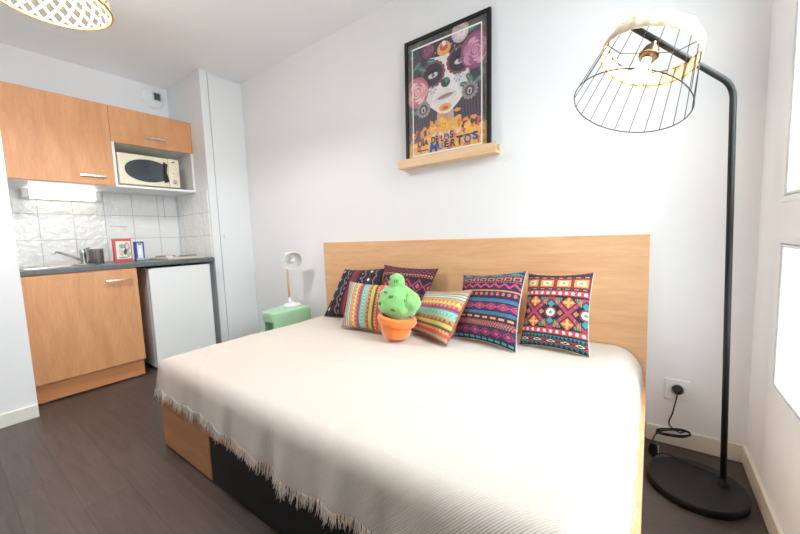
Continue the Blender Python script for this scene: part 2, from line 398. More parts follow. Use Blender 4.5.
# tap
r = root('kitchen_tap', (-3.60, .722, WZ1 + .001), 'chrome single-lever tap with a long spout angled over the sink', 'tap')
lathe('tap_body', [(.026, 0), (.026, .006), (.021, .010), (.021, .075), (.023, .08), (.022, .098), (.016, .106), (.001, .108)], M['chrome'], r, (-3.60, .722, WZ1 + .006), (0, 0, 1), 24)
V, F = [], []
sweep(V, F, smooth_path([(-3.598, .71, WZ1 + .03), (-3.58, .66, WZ1 + .06), (-3.56, .60, WZ1 + .09), (-3.553, .57, WZ1 + .102), (-3.55, .555, WZ1 + .10), (-3.549, .55, WZ1 + .088)], 6), .009, 12)
mk('spout', V, F, M['chrome'], r, smooth=True)
tube('lever', smooth_path([(-3.60, .722, WZ1 + .108), (-3.59, .735, WZ1 + .118), (-3.57, .76, WZ1 + .126)], 4), .006, M['chrome'], r)
# hob
r = root('electric_hob', (-3.42, 1.29, WZ1), 'ivory two-plate electric hob at the right end of the worktop', 'hob')
box('hob_plate', (-3.64, -3.22), (1.17, 1.46), (WZ1, WZ1 + .018), M['enamel'], r, bevel=.006)
for (x, y, rr) in ((-3.52, 1.26, .075), (-3.34, 1.37, .065)):
    lathe('burner', [(rr + .008, 0), (rr + .008, .004), (rr, .006), (rr, .012), (rr * .93, .014), (.02, .013), (.001, .0125)], M['plate'], r, (x, y, WZ1 + .018), (0, 0, 1), 36)
for (x, y) in ((-3.25, 1.20), (-3.30, 1.20)):
    lathe('hob_knob', [(.018, 0), (.018, .014), (.014, .018), (.001, .018)], M['cream'], r, (x, y, WZ1 + .018), (0, 0, 1), 18)
# cups
for i, (x, y, lab) in enumerate(((-3.55, .725, 'left one'), (-3.54, .79, 'right one'))):
    pass
def cup(x, y, lab):
    r = root('steel_cup', (x, y, WZ1 + .001), lab, 'cup', 'steel cups on the worktop')
    lathe('cup_body', [(.029, 0), (.031, .003), (.032, .112), (.0335, .115), (.031, .115), (.029, .01), (.001, .008)], M['steel'], r, (x, y, WZ1 + .001), (0, 0, 1), 28)
    lathe('cup_rim', [(.0325, 0), (.0342, .001), (.0342, .004), (.0325, .005)], M['chrome'], r, (x, y, WZ1 + .111), (0, 0, 1), 28, close=False)
cup(-3.66, .79, 'brushed steel cup directly beside the tap')
cup(-3.53, .800, 'brushed steel cup nearer the red box')
# cartons with printed fronts
def painted_grid(name, cols, P, m, parent=None, local=False, thickness=None):
    """cols: (ny,nx,3) sRGB, row 0 on top; P(u,v)->point, v up"""
    ny, nx = cols.shape[:2]
    us = np.linspace(0, 1, nx + 1); vs = np.linspace(1, 0, ny + 1)
    V = [P(u, v) for v in vs for u in us]
    idx = np.arange((ny + 1) * (nx + 1)).reshape(ny + 1, nx + 1)
    F = np.stack([idx[1:, :-1], idx[1:, 1:], idx[:-1, 1:], idx[:-1, :-1]], -1).reshape(-1, 4)
    V = np.array(V, float); c = (V.min(0) + V.max(0)) / 2
    me = bpy.data.meshes.new(name); me.from_pydata([tuple(v) for v in V - c], [], [tuple(int(q) for q in f) for f in F])
    at = me.color_attributes.new('pattern', 'FLOAT_COLOR', 'CORNER')
    C = np.clip(cols.reshape(-1, 3), 0, 1); Cl = np.where(C <= .04045, C / 12.92, ((C + .055) / 1.055) ** 2.4)
    A = np.ones((len(F), 4, 4)); A[:, :, :3] = Cl[:, None, :]
    at.data.foreach_set('color', A.ravel())
    return link(name, me, parent, c, local, m)
def hexc(s): return np.array([int(s[i:i + 2], 16) / 255 for i in (0, 2, 4)])
def canvas(h, w, c): return np.tile(hexc(c), (h, w, 1)).astype(float)
def uvgrid(h, w): 
    v, u = np.mgrid[0:h, 0:w]; return (u + .5) / w, (v + .5) / h
def carton(name, x, y0, y1, z1, side, face, lab, depth=.045):
    z0 = WZ1 + .001
    r = root(name, (x - depth / 2, (y0 + y1) / 2, z0), lab, 'box')
    box('carton', (x - depth, x), (y0, y1), (z0, z1), side, r, bevel=.0015)
    painted_grid('printed_front', face, lambda u, v: (x + .0008, y0 + .003 + u * (y1 - y0 - .006), z0 + .003 + v * (z1 - z0 - .006)), M['print'], r)
u, v = uvgrid(60, 44); a = canvas(60, 44, 'd9544f')
q = (u > .1) & (v > .1) & (v < .88) & (u < .96); a[q] = hexc('e6e4da')
for (cx, cy, rx, ry, c) in ((.45, .32, .2, .1, '7fb0a4'), (.75, .35, .16, .2, 'a98e90'), (.76, .33, .09, .12, 'e4cdbf'), (.62, .58, .1, .13, '44403c'), (.4, .62, .12, .15, 'd9b2b2'), (.8, .68, .13, .14, 'a5c6a2'), (.5, .82, .3, .03, '86a0a0'), (.3, .5, .05, .2, 'c8d8cf')):
    a[((u - cx) / rx) ** 2 + ((v - cy) / ry) ** 2 < 1] = hexc(c)
M['red_card'] = mat('red carton', 'd4605c', .5); M['blue_card'] = mat('blue carton', '33508f', .5)
carton('red_box', -3.50, .893, 1.012, 1.05, M['red_card'], a, 'red and white printed carton standing on the dark worktop')
u, v = uvgrid(50, 20); a = canvas(50, 20, '35509a')
q = (u > .18) & (u < .85) & (v > .05); a[q] = hexc('dfe3f2')
a[(u > .28) & (u < .75) & (v > .08) & (v < .16)] = hexc('6d7a96'); a[(abs(u - .52) < .2) & (v > .35) & (v < .7)] = hexc('f3f1f4'); a[(v > .88)] = hexc('aebccb')
carton('blue_box', -3.485, 1.03, 1.094, 1.022, M['blue_card'], a, 'slim blue and white carton beside the red box', .04)

# fridge
r = root('small_fridge', (-3.45, 1.22, 0), 'small white fridge under the right half of the worktop', 'fridge')
FX = -3.10
box('fridge_body', (-3.80, FX - .045), (.985, 1.440), (.02, .808), M['white'], r, bevel=.006)
d = box('fridge_door', (FX - .04, FX), (.985, 1.440), (.03, .808), M['white'], r, bevel=.010)
box('door_seal', (FX - .046, FX - .039), (.992, 1.434), (.036, .802), M['grout'], r, bevel=0)
box('door_grip', (FX - .03, FX + .0015), (1.0, 1.43), (.799, .8095), M['white_metal'], d, bevel=.002)
for y in (1.02, 1.42):
    for x in (-3.75, -3.2): lathe('foot', [(.015, 0), (.015, .022)], M['black_plastic'], r, (x, y, 0), (0, 0, 1), 12)

# upper cabinets
UX = -3.452
r = root('wall_cabinet', (-3.7, .62, 1.462), 'large wooden wall cabinet with a broad door, above the sink', 'cabinet', 'wall cabinets above the worktop')
boxes('cabinet_body', [((XK + .001, UX - .019), (.31, .326), (1.462, 2.088)), ((XK + .001, UX - .019), (.920, .936), (1.462, 2.088)), ((XK + .001, UX - .019), (.326, .920), (2.072, 2.088)), ((XK + .001, UX - .019), (.326, .920), (1.462, 1.480)), ((XK + .001, XK + .01), (.326, .920), (1.480, 2.072))], M['white'], r)
d = box('cabinet_door', (UX - .018, UX), (.312, .936), (1.468, 2.09), M['kitchen_wood'], r, bevel=.0015)
handle('door_handle', UX, .727, .879, 1.530, d)
r = root('niche_cabinet', (-3.7, 1.24, 1.46), 'short wooden wall cabinet with an open white niche holding the microwave', 'cabinet', 'wall cabinets above the worktop')
t = .018; y0, y1 = .938, 1.537; zb, zm, zt = 1.462, 1.815, 2.089
boxes('cabinet_body', [((XK + .001, UX), (y0, y0 + t), (zb, zm)), ((XK + .001, UX), (y1 - t, y1), (zb, zm)), ((XK + .001, UX), (y0 + t, y1 - t), (zb, zb + t)),
                      ((XK + .001, UX - .019), (y0, y0 + t), (zm, zt)), ((XK + .001, UX - .019), (y1 - t, y1), (zm, zt)), ((XK + .001, UX - .019), (y0 + t, y1 - t), (zm, zm + t)), ((XK + .001, UX - .019), (y0 + t, y1 - t), (zt - t, zt))], M['white'], r, bevel=.001)
box('niche_back', (XK + .001, XK + .008), (y0 + t, y1 - t), (zb + t, zt - t), M['grey_inner'], r, bevel=0)
d = box('flap_door', (UX - .018, UX), (y0, y1), (zm - .004, 2.091), M['kitchen_wood'], r, bevel=.0015)
handle('door_handle', UX, 1.163, 1.317, 1.886, d)
# microwave
MX = -3.462
r = root('microwave', (-3.65, 1.19, 1.480), 'cream microwave with an oval dark window, inside the open niche', 'microwave')
my0, my1, mz0, mz1 = 0.970, 1.414, 1.491, 1.742
box('microwave_body', (XK + .03, MX - .022), (my0, my1), (mz0, mz1), M['cream'], r, bevel=.006)
for y in (my0 + .04, my1 - .04):
    for x in (-3.82, -3.6): lathe('foot', [(.012, 0), (.012, .011)], M['black_plastic'], r, (x, y, 1.480), (0, 0, 1), 12)
door = box('microwave_door', (MX - .02, MX), (my0, my0 + .80 * (my1 - my0)), (mz0 + .002, mz1 - .002), M['cream'], r, bevel=.006)
W = my1 - my0; Hh = mz1 - mz0; V = []; n = 48
for i in range(n):
    a = 2 * math.pi * i / n
    uu = .46 + .37 * math.cos(a); vv = .49 + .37 * math.sin(a) * (abs(math.sin(a)) ** -.12 if abs(math.sin(a)) > .02 else 1)
    if uu > .72:   # bitten right-hand end with a waist
        uu = .765 - .045 * math.cos((vv - .49) / .25 * math.pi / 2 * 1.4)
    V.append((uu, vv))
vv = [(MX + .002, my0 + p * W, mz0 + q * Hh) for p, q in V]; vb = [(MX - .004, my0 + p * W, mz0 + q * Hh) for p, q in V]
mk('door_window', vv + vb, [tuple(range(n)), tuple(range(n, 2 * n))[::-1]] + [(i, (i + 1) % n, n + (i + 1) % n, n + i) for i in range(n)], M['dark_glass'], door)
V2 = [(.725, .86), (.76, .80), (.785, .78), (.765, .5), (.80, .2), (.765, .17), (.72, .13), (.70, .5)]
k = len(V2); mk('door_grip', [(MX + .009, my0 + p * W, mz0 + q * Hh) for p, q in V2] + [(MX + .001, my0 + p * W, mz0 + q * Hh) for p, q in V2], [tuple(range(k)), tuple(range(k, 2 * k))[::-1]] + [(i, (i + 1) % k, k + (i + 1) % k, k + i) for i in range(k)], M['black_plastic'], door)
panel = box('control_panel', (MX - .02, MX), (my0 + .805 * W, my1), (mz0 + .002, mz1 - .002), M['cream'], r, bevel=.006)
lathe('timer_knob', [(.017, 0), (.017, .004), (.013, .006), (.013, .016), (.001, .017)], M['steel'], panel, (MX, my0 + .90 * W, mz0 + .2 * Hh), (1, 0, 0), 20)
lathe('power_knob', [(.012, 0), (.012, .003), (.010, .008), (.001, .009)], M['cream'], panel, (MX, my0 + .90 * W, mz0 + .52 * Hh), (1, 0, 0), 20)
box('display', (MX - .001, MX + .001), (my0 + .875 * W, my0 + .925 * W), (mz0 + .86 * Hh, mz0 + .90 * Hh), M['black_plastic'], panel, bevel=0)
# lamp under the wall cabinet
r = root('under_cabinet_light', (-3.83, .69, 1.375), 'lit white strip light on the tiles beneath the large wall cabinet', 'lamp')
M['tube_glow'] = mat('lit diffuser', 'ffffff', .4, emit='fff0dc', estr=3)
box('light_housing', (XK + .009, XK + .035), (.46, .925), (1.375, 1.450), M['white'], r, bevel=.004)
box('diffuser', (XK + .036, XK + .085), (.505, .885), (1.380, 1.445), M['tube_glow'], r, bevel=.015)
for q in ((.46, .504), (.886, .925)): box('end_cap', (XK + .036, XK + .087), q, (1.377, 1.448), M['white'], r, bevel=.008)
tube('pull_cord', smooth_path([(XK + .05, 1.40, 1.461), (XK + .048, 1.402, 1.36), (XK + .05, 1.402, 1.24)], 4), .0015, M['grout'], None, 6)
tag(bpy.data.objects['pull_cord'], 'thin cord hanging below the niche cabinet in front of the tiles', 'cord')
# double socket on the tiles
r = root('tile_socket', (XK + .012, 1.05, 1.20), 'white double wall socket on the kitchen tiles above the red box', 'socket')
XS = XK + .008
box('cover_plate', (XS, XS + .010), (.965, 1.10), (1.165, 1.235), M['white'], r, bevel=.003)
for y in (1.0, 1.065):
    lathe('socket_well', [(.024, 0), (.024, .002), (.019, .002), (.018, .0005), (.001, .0004)], M['white_satin'], r, (XS + .010, y, 1.2), (1, 0, 0), 24)
# extract vent
r = root('air_vent', (XK + .02, 1.415, 2.385), 'round white extract vent high on the kitchen wall near the closet', 'vent')
lathe('vent_disc', [(.098, 0), (.098, .006), (.090, .016), (.07, .02), (.001, .02)], M['white'], r, (XK + .001, 1.415, 2.385), (1, 0, 0), 44)
boxes('vent_housing', [((XK + .02, XK + .045), (1.405, 1.411), (2.355, 2.435)), ((XK + .02, XK + .045), (1.469, 1.475), (2.355, 2.435)), ((XK + .02, XK + .045), (1.411, 1.469), (2.355, 2.361)), ((XK + .02, XK + .045), (1.411, 1.469), (2.429, 2.435))], M['white'], r, bevel=.001)
boxes('vent_grille', [((XK + .021, XK + .04), (1.412, 1.468), (2.366 + i * .016, 2.370 + i * .016)) for i in range(4)] + [((XK + .021, XK + .024), (1.412, 1.468), (2.362, 2.428))], M['grout'], r, bevel=0)

# ================================================================== BED
BX0, BX1, BY0, BY1 = -1.935, -.005, .610, 1.893
r = root('bed', (-.94, 1.23, 0), 'low wooden bed with a wide headboard against the white wall', 'bed')
box('headboard', (-2.146, -.007), (1.895, 1.923), (0, .959), M['bed_wood'], r, bevel=.002)
boxes('bed_base', [((BX0, BX0 + .02), (BY0 + .022, BY1), (.0, .215)), ((BX1 - .02, BX1), (BY0 + .022, BY1), (.0, .255)), ((BX0 + .02, BX1 - .02), (BY1 - .02, BY1), (.0, .215)), ((BX0 + .02, BX1 - .02), (BY0 + .04, BY0 + .058), (.0, .185)), ((BX0 + .02, BX1 - .02), (BY0 + .06, BY1 - .02), (.190, .210))], M['bed_wood'], r)
box('front_rail', (BX0, BX1), (BY0, BY0 + .02), (.204, .27), M['shaded_bed_wood'], r)
box('drawer_front', (BX0, -1.455), (BY0, BY0 + .02), (.006, .200), M['shaded_bed_wood'], r)
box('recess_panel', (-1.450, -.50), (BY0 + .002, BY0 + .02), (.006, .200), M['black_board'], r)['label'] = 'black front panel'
box('drawer_front', (-.495, BX1), (BY0, BY0 + .02), (.006, .200), M['shaded_bed_wood'], r)
mt = box('mattress', (-1.915, -.065), (.645, 1.885), (.216, .410), M['cushion_back'], None, bevel=.05)
tag(mt, 'thick mattress lying on the bed base under the cream throw', 'mattress')

# throw: an arc-length draped sheet
def fold(s, e, rr):
    a = s - (e - rr)
    if a <= 0: return s, 0.
    if a < rr * math.pi / 2: return e - rr + rr * math.sin(a / rr), rr * (1 - math.cos(a / rr))
    return e, rr + a - rr * math.pi / 2
xm = -.95
EL, ER, EF = xm - (-1.942), (-.028) - xm, 1.24 - .602     # half extents from a middle point
ZT = .432
def drape(s, t):
    """s: metres from x middle (+ right), t: metres towards the foot from y=1.24 (negative to the head)"""
    if s < 0: px, dx = fold(-s, EL, .075); px = xm - px; ox = -1
    else: px, dx = fold(s, ER, .11); px = xm + px; ox = 1
    if t > 0: py, dy = fold(t, EF, .062); y = 1.24 - py
    else: y = 1.24 - t; dy = 0
    d = (dx ** 2.6 + dy ** 2.6) ** (1 / 2.6)
    nz = noise.noise(Vector((s * 2.2, t * 3.1, 1.3))) * .006 + noise.noise(Vector((s * 7, t * 5, 4.3))) * .0025
    cr = 0
    for (a, b, c, wd, am) in CREASE:
        q = a * s + b * t - c + .03 * noise.noise(Vector((s * 3, t * 3, c)))
        cr += am * math.exp(-(q / wd) ** 2)
    flat = 1 if d < .02 else max(0, 1 - d / .1)
    z = ZT + .012 * min(1, max(0, -s / .8)) - d + nz * (1 if d < .05 else .3) + cr * flat
    fo = min(1, max(0, dy - .04) / .12); fs = min(1, max(0, dx - .04) / .12)
    wob = .006 * math.sin(s * 23 + 2 * math.sin(s * 5)) + .004 * math.sin(s * 51 + t) + .006
    y -= fo * wob * 1.2
    px += ox * fs * (.005 * math.sin(t * 29 + 1.5 * math.sin(t * 7)) + .004)
    # the front left corner kicks out
    k = max(0, 1 - math.hypot(s + EL + .05, t - EF - .05) / .16)
    px += .012 * k; y += .012 * k; z += .05 * k * k
    return (px, y, z)
CREASE = [(.25, 1, .15, .012, .002), (.1, 1, .38, .014, .002), (-.2, 1, -.25, .01, .002), (1, .3, .35, .010, .002), (.6, -.9, -.9, .010, .0015), (.15, 1, .02, .01, .0025)]
def hemt(s): return EF + .157 - .045 * min(1, max(0, -s / .85)) + .010 * math.sin(s * 6 + 1) + .006 * math.sin(s * 17)
S0, S1 = -(EL + .075), ER + .20
T0 = -(1.888 - 1.24)
nx, ny = 230, 170
V = []; UV = []
for j in range(ny + 1):
    for i in range(nx + 1):
        s = S0 + (S1 - S0) * i / nx; t = T0 + (hemt(s) - T0) * j / ny
        V.append(drape(s, t)); UV.append((s, t))
F = [(j * (nx + 1) + i, j * (nx + 1) + i + 1, (j + 1) * (nx + 1) + i + 1, (j + 1) * (nx + 1) + i) for j in range(ny) for i in range(nx)]
th = root('bed_throw', (-.95, 1.24, ZT), 'cream fringed throw spread over the whole bed', 'blanket')
sheet = mk('throw_cloth', V, F, M['blanket'], th, smooth=True)
uvl = sheet.data.uv_layers.new(name='cloth')
for lp in sheet.data.loops: uvl.data[lp.index].uv = UV[lp.vertex_index]
so = sheet.modifiers.new('thickness', 'SOLIDIFY'); so.thickness = .004; so.offset = 0
V, F = [], []
def strand(p, out, ln, r0):
    P = [Vector(p)]
    w1 = Vector((random.uniform(-1, 1), random.uniform(-1, 1), 0)) * .006
    for k in range(1, 5):
        f = k / 4
        P.append(Vector(p) + Vector(out) * .006 * f + w1 * f * f * 1.3 + Vector((random.uniform(-1, 1) * .0015, random.uniform(-1, 1) * .001, -ln * f)))
    sweep(V, F, P, r0, 4, rfun=lambda f: r0 * (1.15 - .75 * f + .5 * math.sin(f * 9) ** 2 * .5))
s = S0 + .005
while s < S1:
    x, y, z = drape(s, hemt(s)); ln = random.uniform(.035, .062)
    for q in range(3): strand((x + random.uniform(-.004, .004), y - .001, z + .004), (0, -1, 0), ln * random.uniform(.75, 1.05), .0016)
    s += .0095
fr = mk('fringe', V, F, M['fringe'], th, smooth=True); fr['kind'] = 'stuff'

# ================================================================== CUSHIONS
def band_paint(h, w, base, bands):
    """bands: list (v0, v1, kind, colours, period)"""
    img = canvas(h, w, base); u, v = uvgrid(h, w)
    for (v0, v1, kind, cs, per) in bands:
        q = (v >= v0) & (v < v1); f = (v - v0) / (v1 - v0); ph = (u * per) % 1.
        C = [hexc(c) for c in cs]
        if kind == 'flat': img[q] = C[0]
        elif kind == 'zig':
            tri = abs(ph * 2 - 1); img[q] = C[0]; img[q & (abs(f - (.2 + .6 * tri)) < .17)] = C[1]
        elif kind == 'tri':
            tri = abs(ph * 2 - 1); img[q] = C[0]; img[q & (f > tri * .9)] = C[1]
        elif kind == 'dots':
            img[q] = C[0]; img[q & (((ph - .5) * 2) ** 2 * (1.3) + ((f - .5) * 2) ** 2 < .4)] = C[1]
            if len(C) > 2: img[q & (((ph - .5) * 2) ** 2 * 1.3 + ((f - .5) * 2) ** 2 < .1)] = C[2]
        elif kind == 'diam':
            img[q] = C[0]; dd = abs(ph - .5) * 2 + abs(f - .5) * 2
            for k in range(1, len(C)): img[q & (dd < 1.05 - .32 * (k - 1))] = C[k]
        elif kind == 'sq':
            img[q] = C[0]; dd = np.maximum(abs(ph - .5) * 2, abs(f - .5) * 2)
            for k in range(1, len(C)): img[q & (dd < .8 - .3 * (k - 1))] = C[k]
        elif kind == 'dash':
            img[q] = C[0]; img[q & (abs(ph - .5) < .32) & (abs(f - .5) < .34)] = C[1]
        elif kind == 'weave':
            k = (np.floor(u * per * 2) + np.floor(f * 3)) % 2; img[q & (k == 0)] = C[0]; img[q & (k == 1)] = C[1]
    return img
def add_noise(a, s=.03):
    g = a.mean(2, keepdims=True); return (g + (a - g) * .80) * .97 + rng.randn(*a.shape[:2], 1) * s

def cushion(label, BL, BR, TL, TR, th, img, backm, group='patterned cushions along the headboard', sag=.0):
    BL, BR, TL, TR = map(Vector, (BL, BR, TL, TR))
    cen = (BL + BR + TL + TR) / 4
    r = root('cushion', (cen.x, cen.y, min(BL.z, BR.z)), label, 'cushion', group)
    n = ((BR - BL).cross(TL - BL)).normalized()
    if n.y > 0: n = -n
    def prof(u, v, sgn):
        a, b = abs(2 * u - 1), abs(2 * v - 1)
        bulge = ((1 - a ** 3.0) * (1 - b ** 3.0)) ** .55
        # edges pull in between the corners
        uu = .5 + (u - .5) * (1 - .08 * (1 - b ** 2) * (a ** 2)); vv_ = .5 + (v - .5) * (1 - .08 * (1 - a ** 2) * (b ** 2))
        p = (BL * (1 - uu) + BR * uu) * (1 - vv_) + (TL * (1 - uu) + TR * uu) * vv_
        wr = .0035 * noise.noise(Vector((u * 5 + cen.x * 9, v * 5, 2))) * bulge
        return tuple(p + n * (sgn * (th / 2 * (1 if sgn > 0 else 1.25) * bulge + .0015) + wr))
    f = painted_grid('patterned_front', img, lambda u, v: prof(u, v, 1), M['cushion'], r)
    f.data.polygons.foreach_set('use_smooth', [True] * len(f.data.polygons))
    N = 26; V = [prof(i / N, j / N, -1) for j in range(N + 1) for i in range(N + 1)]
    m_ = N + 1
    F = [(j * m_ + i, j * m_ + i + 1, (j + 1) * m_ + i + 1, (j + 1) * m_ + i) for j in range(N) for i in range(N)]
    mk('back_panel', V, F, backm, r, smooth=True)
    V, F = [], []
    K = 24; loop = [(i / K, 0) for i in range(K)] + [(1, i / K) for i in range(K)] + [(1 - i / K, 1) for i in range(K)] + [(0, 1 - i / K) for i in range(K)]
    pts = [Vector(prof(a, b, -1)) - n * .001 for a, b in loop]
    sweep(V, F, pts, .0018, 6, closed=True)
    mk('seam', V, F, backm, r, smooth=True)
    return r
# printed patterns
def pat_lattice(h=150, w=150):
    img = band_paint(h, w, '2a2335', [
        (0, .03, 'dash', ['2a2335', 'b03a4e'], 14), (.03, .06, 'flat', ['402a3c'], 1), (.06, .09, 'sq', ['9c2a3a', '2b2230', 'c0b080'], 8),
        (.09, .23, 'sq', ['a32a3c', 'd9a24e', 'efe0b8', 'd9793a'], 4.0), (.23, .26, 'sq', ['9c2a3a', '2b2230', '8fa078'], 8),
        (.26, .27, 'flat', ['2a2335'], 1), (.27, .335, 'dots', ['dc4450', 'f0e2da', 'f0e2da'], 11), (.335, .35, 'flat', ['2a2335'], 1),
        (.745, .755, 'flat', ['2a2335'], 1), (.755, .82, 'dots', ['dc4450', 'f0d8cc', 'f0e2da'], 11), (.82, .84, 'flat', ['2a2335'], 1),
        (.84, .885, 'tri', ['2f8f94', '234050'], 18), (.885, .945, 'diam', ['b8383f', '2a2335', 'f0e6da', '2a2335'], 5), (.945, 1, 'tri', ['2f7f84', '203040'], 14)])
    u, v = uvgrid(h, w); q = (v > .35) & (v < .745); f = (v - .5475) / .395; P = 2.0
    ph = ((u * P + .55) % 1) - .5
    dd = abs(ph) * 2 * .5 + abs(f); img[q] = hexc('2a2335')
    lat = abs(abs(ph) + abs(f) * .98 - .5); img[q & (lat < .075)] = hexc('cf3f5c'); 
    st = (np.floor(u * 60) + np.floor(v * 60)) % 2; img[q & (lat < .075) & (st == 0)] = hexc('a82d50')
    r1 = np.hypot(ph, f); img[q & (r1 < .17)] = hexc('b8364a'); img[q & (r1 < .12)] = hexc('f2ead8'); img[q & (r1 < .05)] = hexc('7aa06a')
    for dy in (-.27, .27): img[q & (abs(ph) * 1.1 + abs(f - dy) < .12)] = hexc('2fa3a6')
    for dx in (-.27, .27): img[q & (abs(ph - dx) + abs(f) < .09)] = hexc('d8725a')
    p2 = ((u * P + .05) % 1) - .5
    for dy in (-.33, .33):
        ff = f - dy; g = q & (abs(p2) + abs(ff) < .2); img[g] = hexc('e2603c'); img[q & (np.minimum(abs(p2), abs(ff)) < .035) & (abs(p2) + abs(ff) < .16)] = hexc('f3b25a')
        tr = q & (abs(p2) > .18) & (abs(p2) < .38) & ((np.floor(abs(p2) * 40 + abs(ff) * 40) % 2) == 0) & (abs(ff) < .14); img[tr & (abs(abs(p2) + abs(f) * .98 - .5) > .08)] = hexc('9fae74')
    return add_noise(img)
def pat_purple(h=150, w=130):
    return add_noise(band_paint(h, w, '3a2548', [
        (0, .03, 'tri', ['33204a', '2f9a9c'], 6), (.03, .075, 'tri', ['3d2a58', '2f8fa0'], 4), (.075, .10, 'dash', ['402848', 'b05a5a'], 24),
        (.10, .17, 'sq', ['46284e', 'd98a5c', '46284e'], 8), (.17, .195, 'dash', ['402848', 'b05a5a'], 24), (.195, .285, 'zig', ['3c2550', 'd8406e'], 7),
        (.285, .31, 'flat', ['33204a'], 1), (.31, .33, 'flat', ['e09448'], 1), (.33, .40, 'dots', ['46284e', 'd87a5a', 'b04060'], 12),
        (.40, .43, 'flat', ['33204a'], 1), (.43, .455, 'weave', ['3a7ea6', '2c5a86'], 30), (.455, .475, 'weave', ['2c4a76', '4a94b8'], 30), (.475, .49, 'flat', ['33204a'], 1),
        (.49, .58, 'diam', ['5a2a62', 'd8406e', '7e2450', 'e8505a'], 5.5), (.58, .60, 'flat', ['33204a'], 1), (.60, .645, 'weave', ['3a88a6', '2c4a76'], 30),
        (.645, .665, 'flat', ['33204a'], 1), (.665, .71, 'dash', ['4a2040', 'f0a04c'], 8), (.71, .725, 'flat', ['33204a'], 1), (.725, .80, 'weave', ['c0704e', '6a3a52'], 26),
        (.80, .82, 'flat', ['3a2548'], 1), (.82, .93, 'diam', ['4a2850', 'a0305e', '5a2a58', 'd04070'], 6), (.93, .95, 'flat', ['33204a'], 1), (.95, .985, 'dash', ['2a2348', '35a8a8'], 10)]))
STR = [(0, .03, 'flat', ['b8857e'], 1), (.03, .06, 'zig', ['c9a08a', 'd8606a'], 18), (.06, .08, 'flat', ['8f8a62'], 1), (.08, .13, 'flat', ['c8a08e'], 1), (.13, .15, 'flat', ['6f8a62'], 1), (.15, .17, 'flat', ['dcd6bc'], 1),
       (.17, .20, 'flat', ['8fa88c'], 1), (.20, .22, 'flat', ['e2dcc4'], 1), (.22, .25, 'flat', ['a8a07c'], 1), (.25, .28, 'flat', ['d0a090'], 1), (.28, .36, 'tri', ['f09030', 'f6d070'], 12), (.36, .43, 'tri', ['d8a048', 'd83c80'], 12),
       (.43, .455, 'flat', ['b82f6c'], 1), (.455, .48, 'flat', ['5c8f7c'], 1), (.48, .52, 'flat', ['8fc8bc'], 1), (.52, .55, 'dots', ['6aa79c', 'd8e8d0'], 14), (.55, .60, 'flat', ['8fc4b4'], 1), (.60, .62, 'flat', ['b8b074'], 1),
       (.62, .69, 'tri', ['b8a44a', 'c04a4a'], 11), (.69, .755, 'flat', ['dcc850'], 1), (.755, .77, 'flat', ['8a8a5a'], 1), (.77, .80, 'flat', ['5a4a50'], 1), (.80, .85, 'tri', ['e06040', 'f0a860'], 16), (.85, .90, 'flat', ['e8553c'], 1), (.90, .92, 'dots', ['c85048', 'f0c0a0'], 20),
       (.92, .95, 'flat', ['c8b078'], 1), (.95, .97, 'flat', ['8aa27c'], 1), (.97, 1, 'flat', ['9a4a4a'], 1)]
def pat_stripe_h(): return add_noise(band_paint(140, 130, 'd0a090', STR))
def pat_stripe_v():
    a = band_paint(150, 120, 'd0a090', STR); return add_noise(np.transpose(a, (1, 0, 2)))
def pat_navy_v(h=150, w=140):
    B = [(0, .04, 'flat', ['231f30'], 1), (.04, .17, 'diam', ['231f30', '4a3a44', '231f30', 'e4e0d8'], 5), (.17, .21, 'flat', ['231f30'], 1), (.21, .30, 'zig', ['231f30', '9a7058'], 5), (.30, .34, 'dots', ['231f30', '8a8894'], 9),
         (.34, .38, 'flat', ['2c2030'], 1), (.38, .42, 'flat', ['7a2236'], 1), (.42, .45, 'flat', ['a83448'], 1), (.45, .52, 'zig', ['4a1f30', 'a8384e'], 16), (.52, .55, 'flat', ['7a2236'], 1), (.55, .60, 'flat', ['231f30'], 1),
         (.60, .64, 'dots', ['231f30', '8a8894'], 9), (.64, .72, 'zig', ['231f30', '9a7058'], 5), (.72, .88, 'diam', ['231f30', '4a3a44', '231f30', 'e4e0d8'], 5), (.88, .94, 'zig', ['231f30', '9a7058'], 5)]
    a = band_paint(w, h, '231f30', B); return add_noise(np.transpose(a, (1, 0, 2)))
def pat_plum(h=150, w=140):
    return add_noise(band_paint(h, w, '2e2236', [(0, .05, 'dash', ['2e2236', '8a2c44'], 12), (.05, .08, 'flat', ['6a2a3c'], 1), (.08, .16, 'diam', ['2e2236', 'b04458', '2e2236'], 11), (.16, .19, 'dash', ['2e2236', 'd89a58'], 20),
        (.19, .23, 'dots', ['5a2438', 'd85a50'], 18), (.23, .26, 'flat', ['2e2236'], 1), (.26, .52, 'diam', ['2e2236', 'b03c58', '2e2236', 'd0506a', '2e2236'], 4.5), (.52, .56, 'dash', ['2e2236', 'b04458'], 18), (.56, .6, 'dots', ['5a2438', 'd85a50'], 18),
        (.6, .85, 'diam', ['2e2236', 'b03c58', '2e2236', 'd0506a'], 4.5)]))
M['navy_back'] = mat('dark cushion back', '262230', .9)
M['stripe_back'] = mat('rust cushion back', 'b8705c', .9)
cushion('navy cushion with white diamonds and red stripe, leftmost on the headboard', (-1.835, 1.592, .455), (-1.43, 1.635, .459), (-1.855, 1.835, .757), (-1.475, 1.835, .772), .11, pat_navy_v(), M['navy_back'])
cushion('dark plum cushion with red diamonds leaning behind the cactus toy', (-1.42, 1.655, .459), (-1.13, 1.735, .459), (-1.486, 1.85, .797), (-1.062, 1.85, .781), .09, pat_plum(), M['navy_back'])
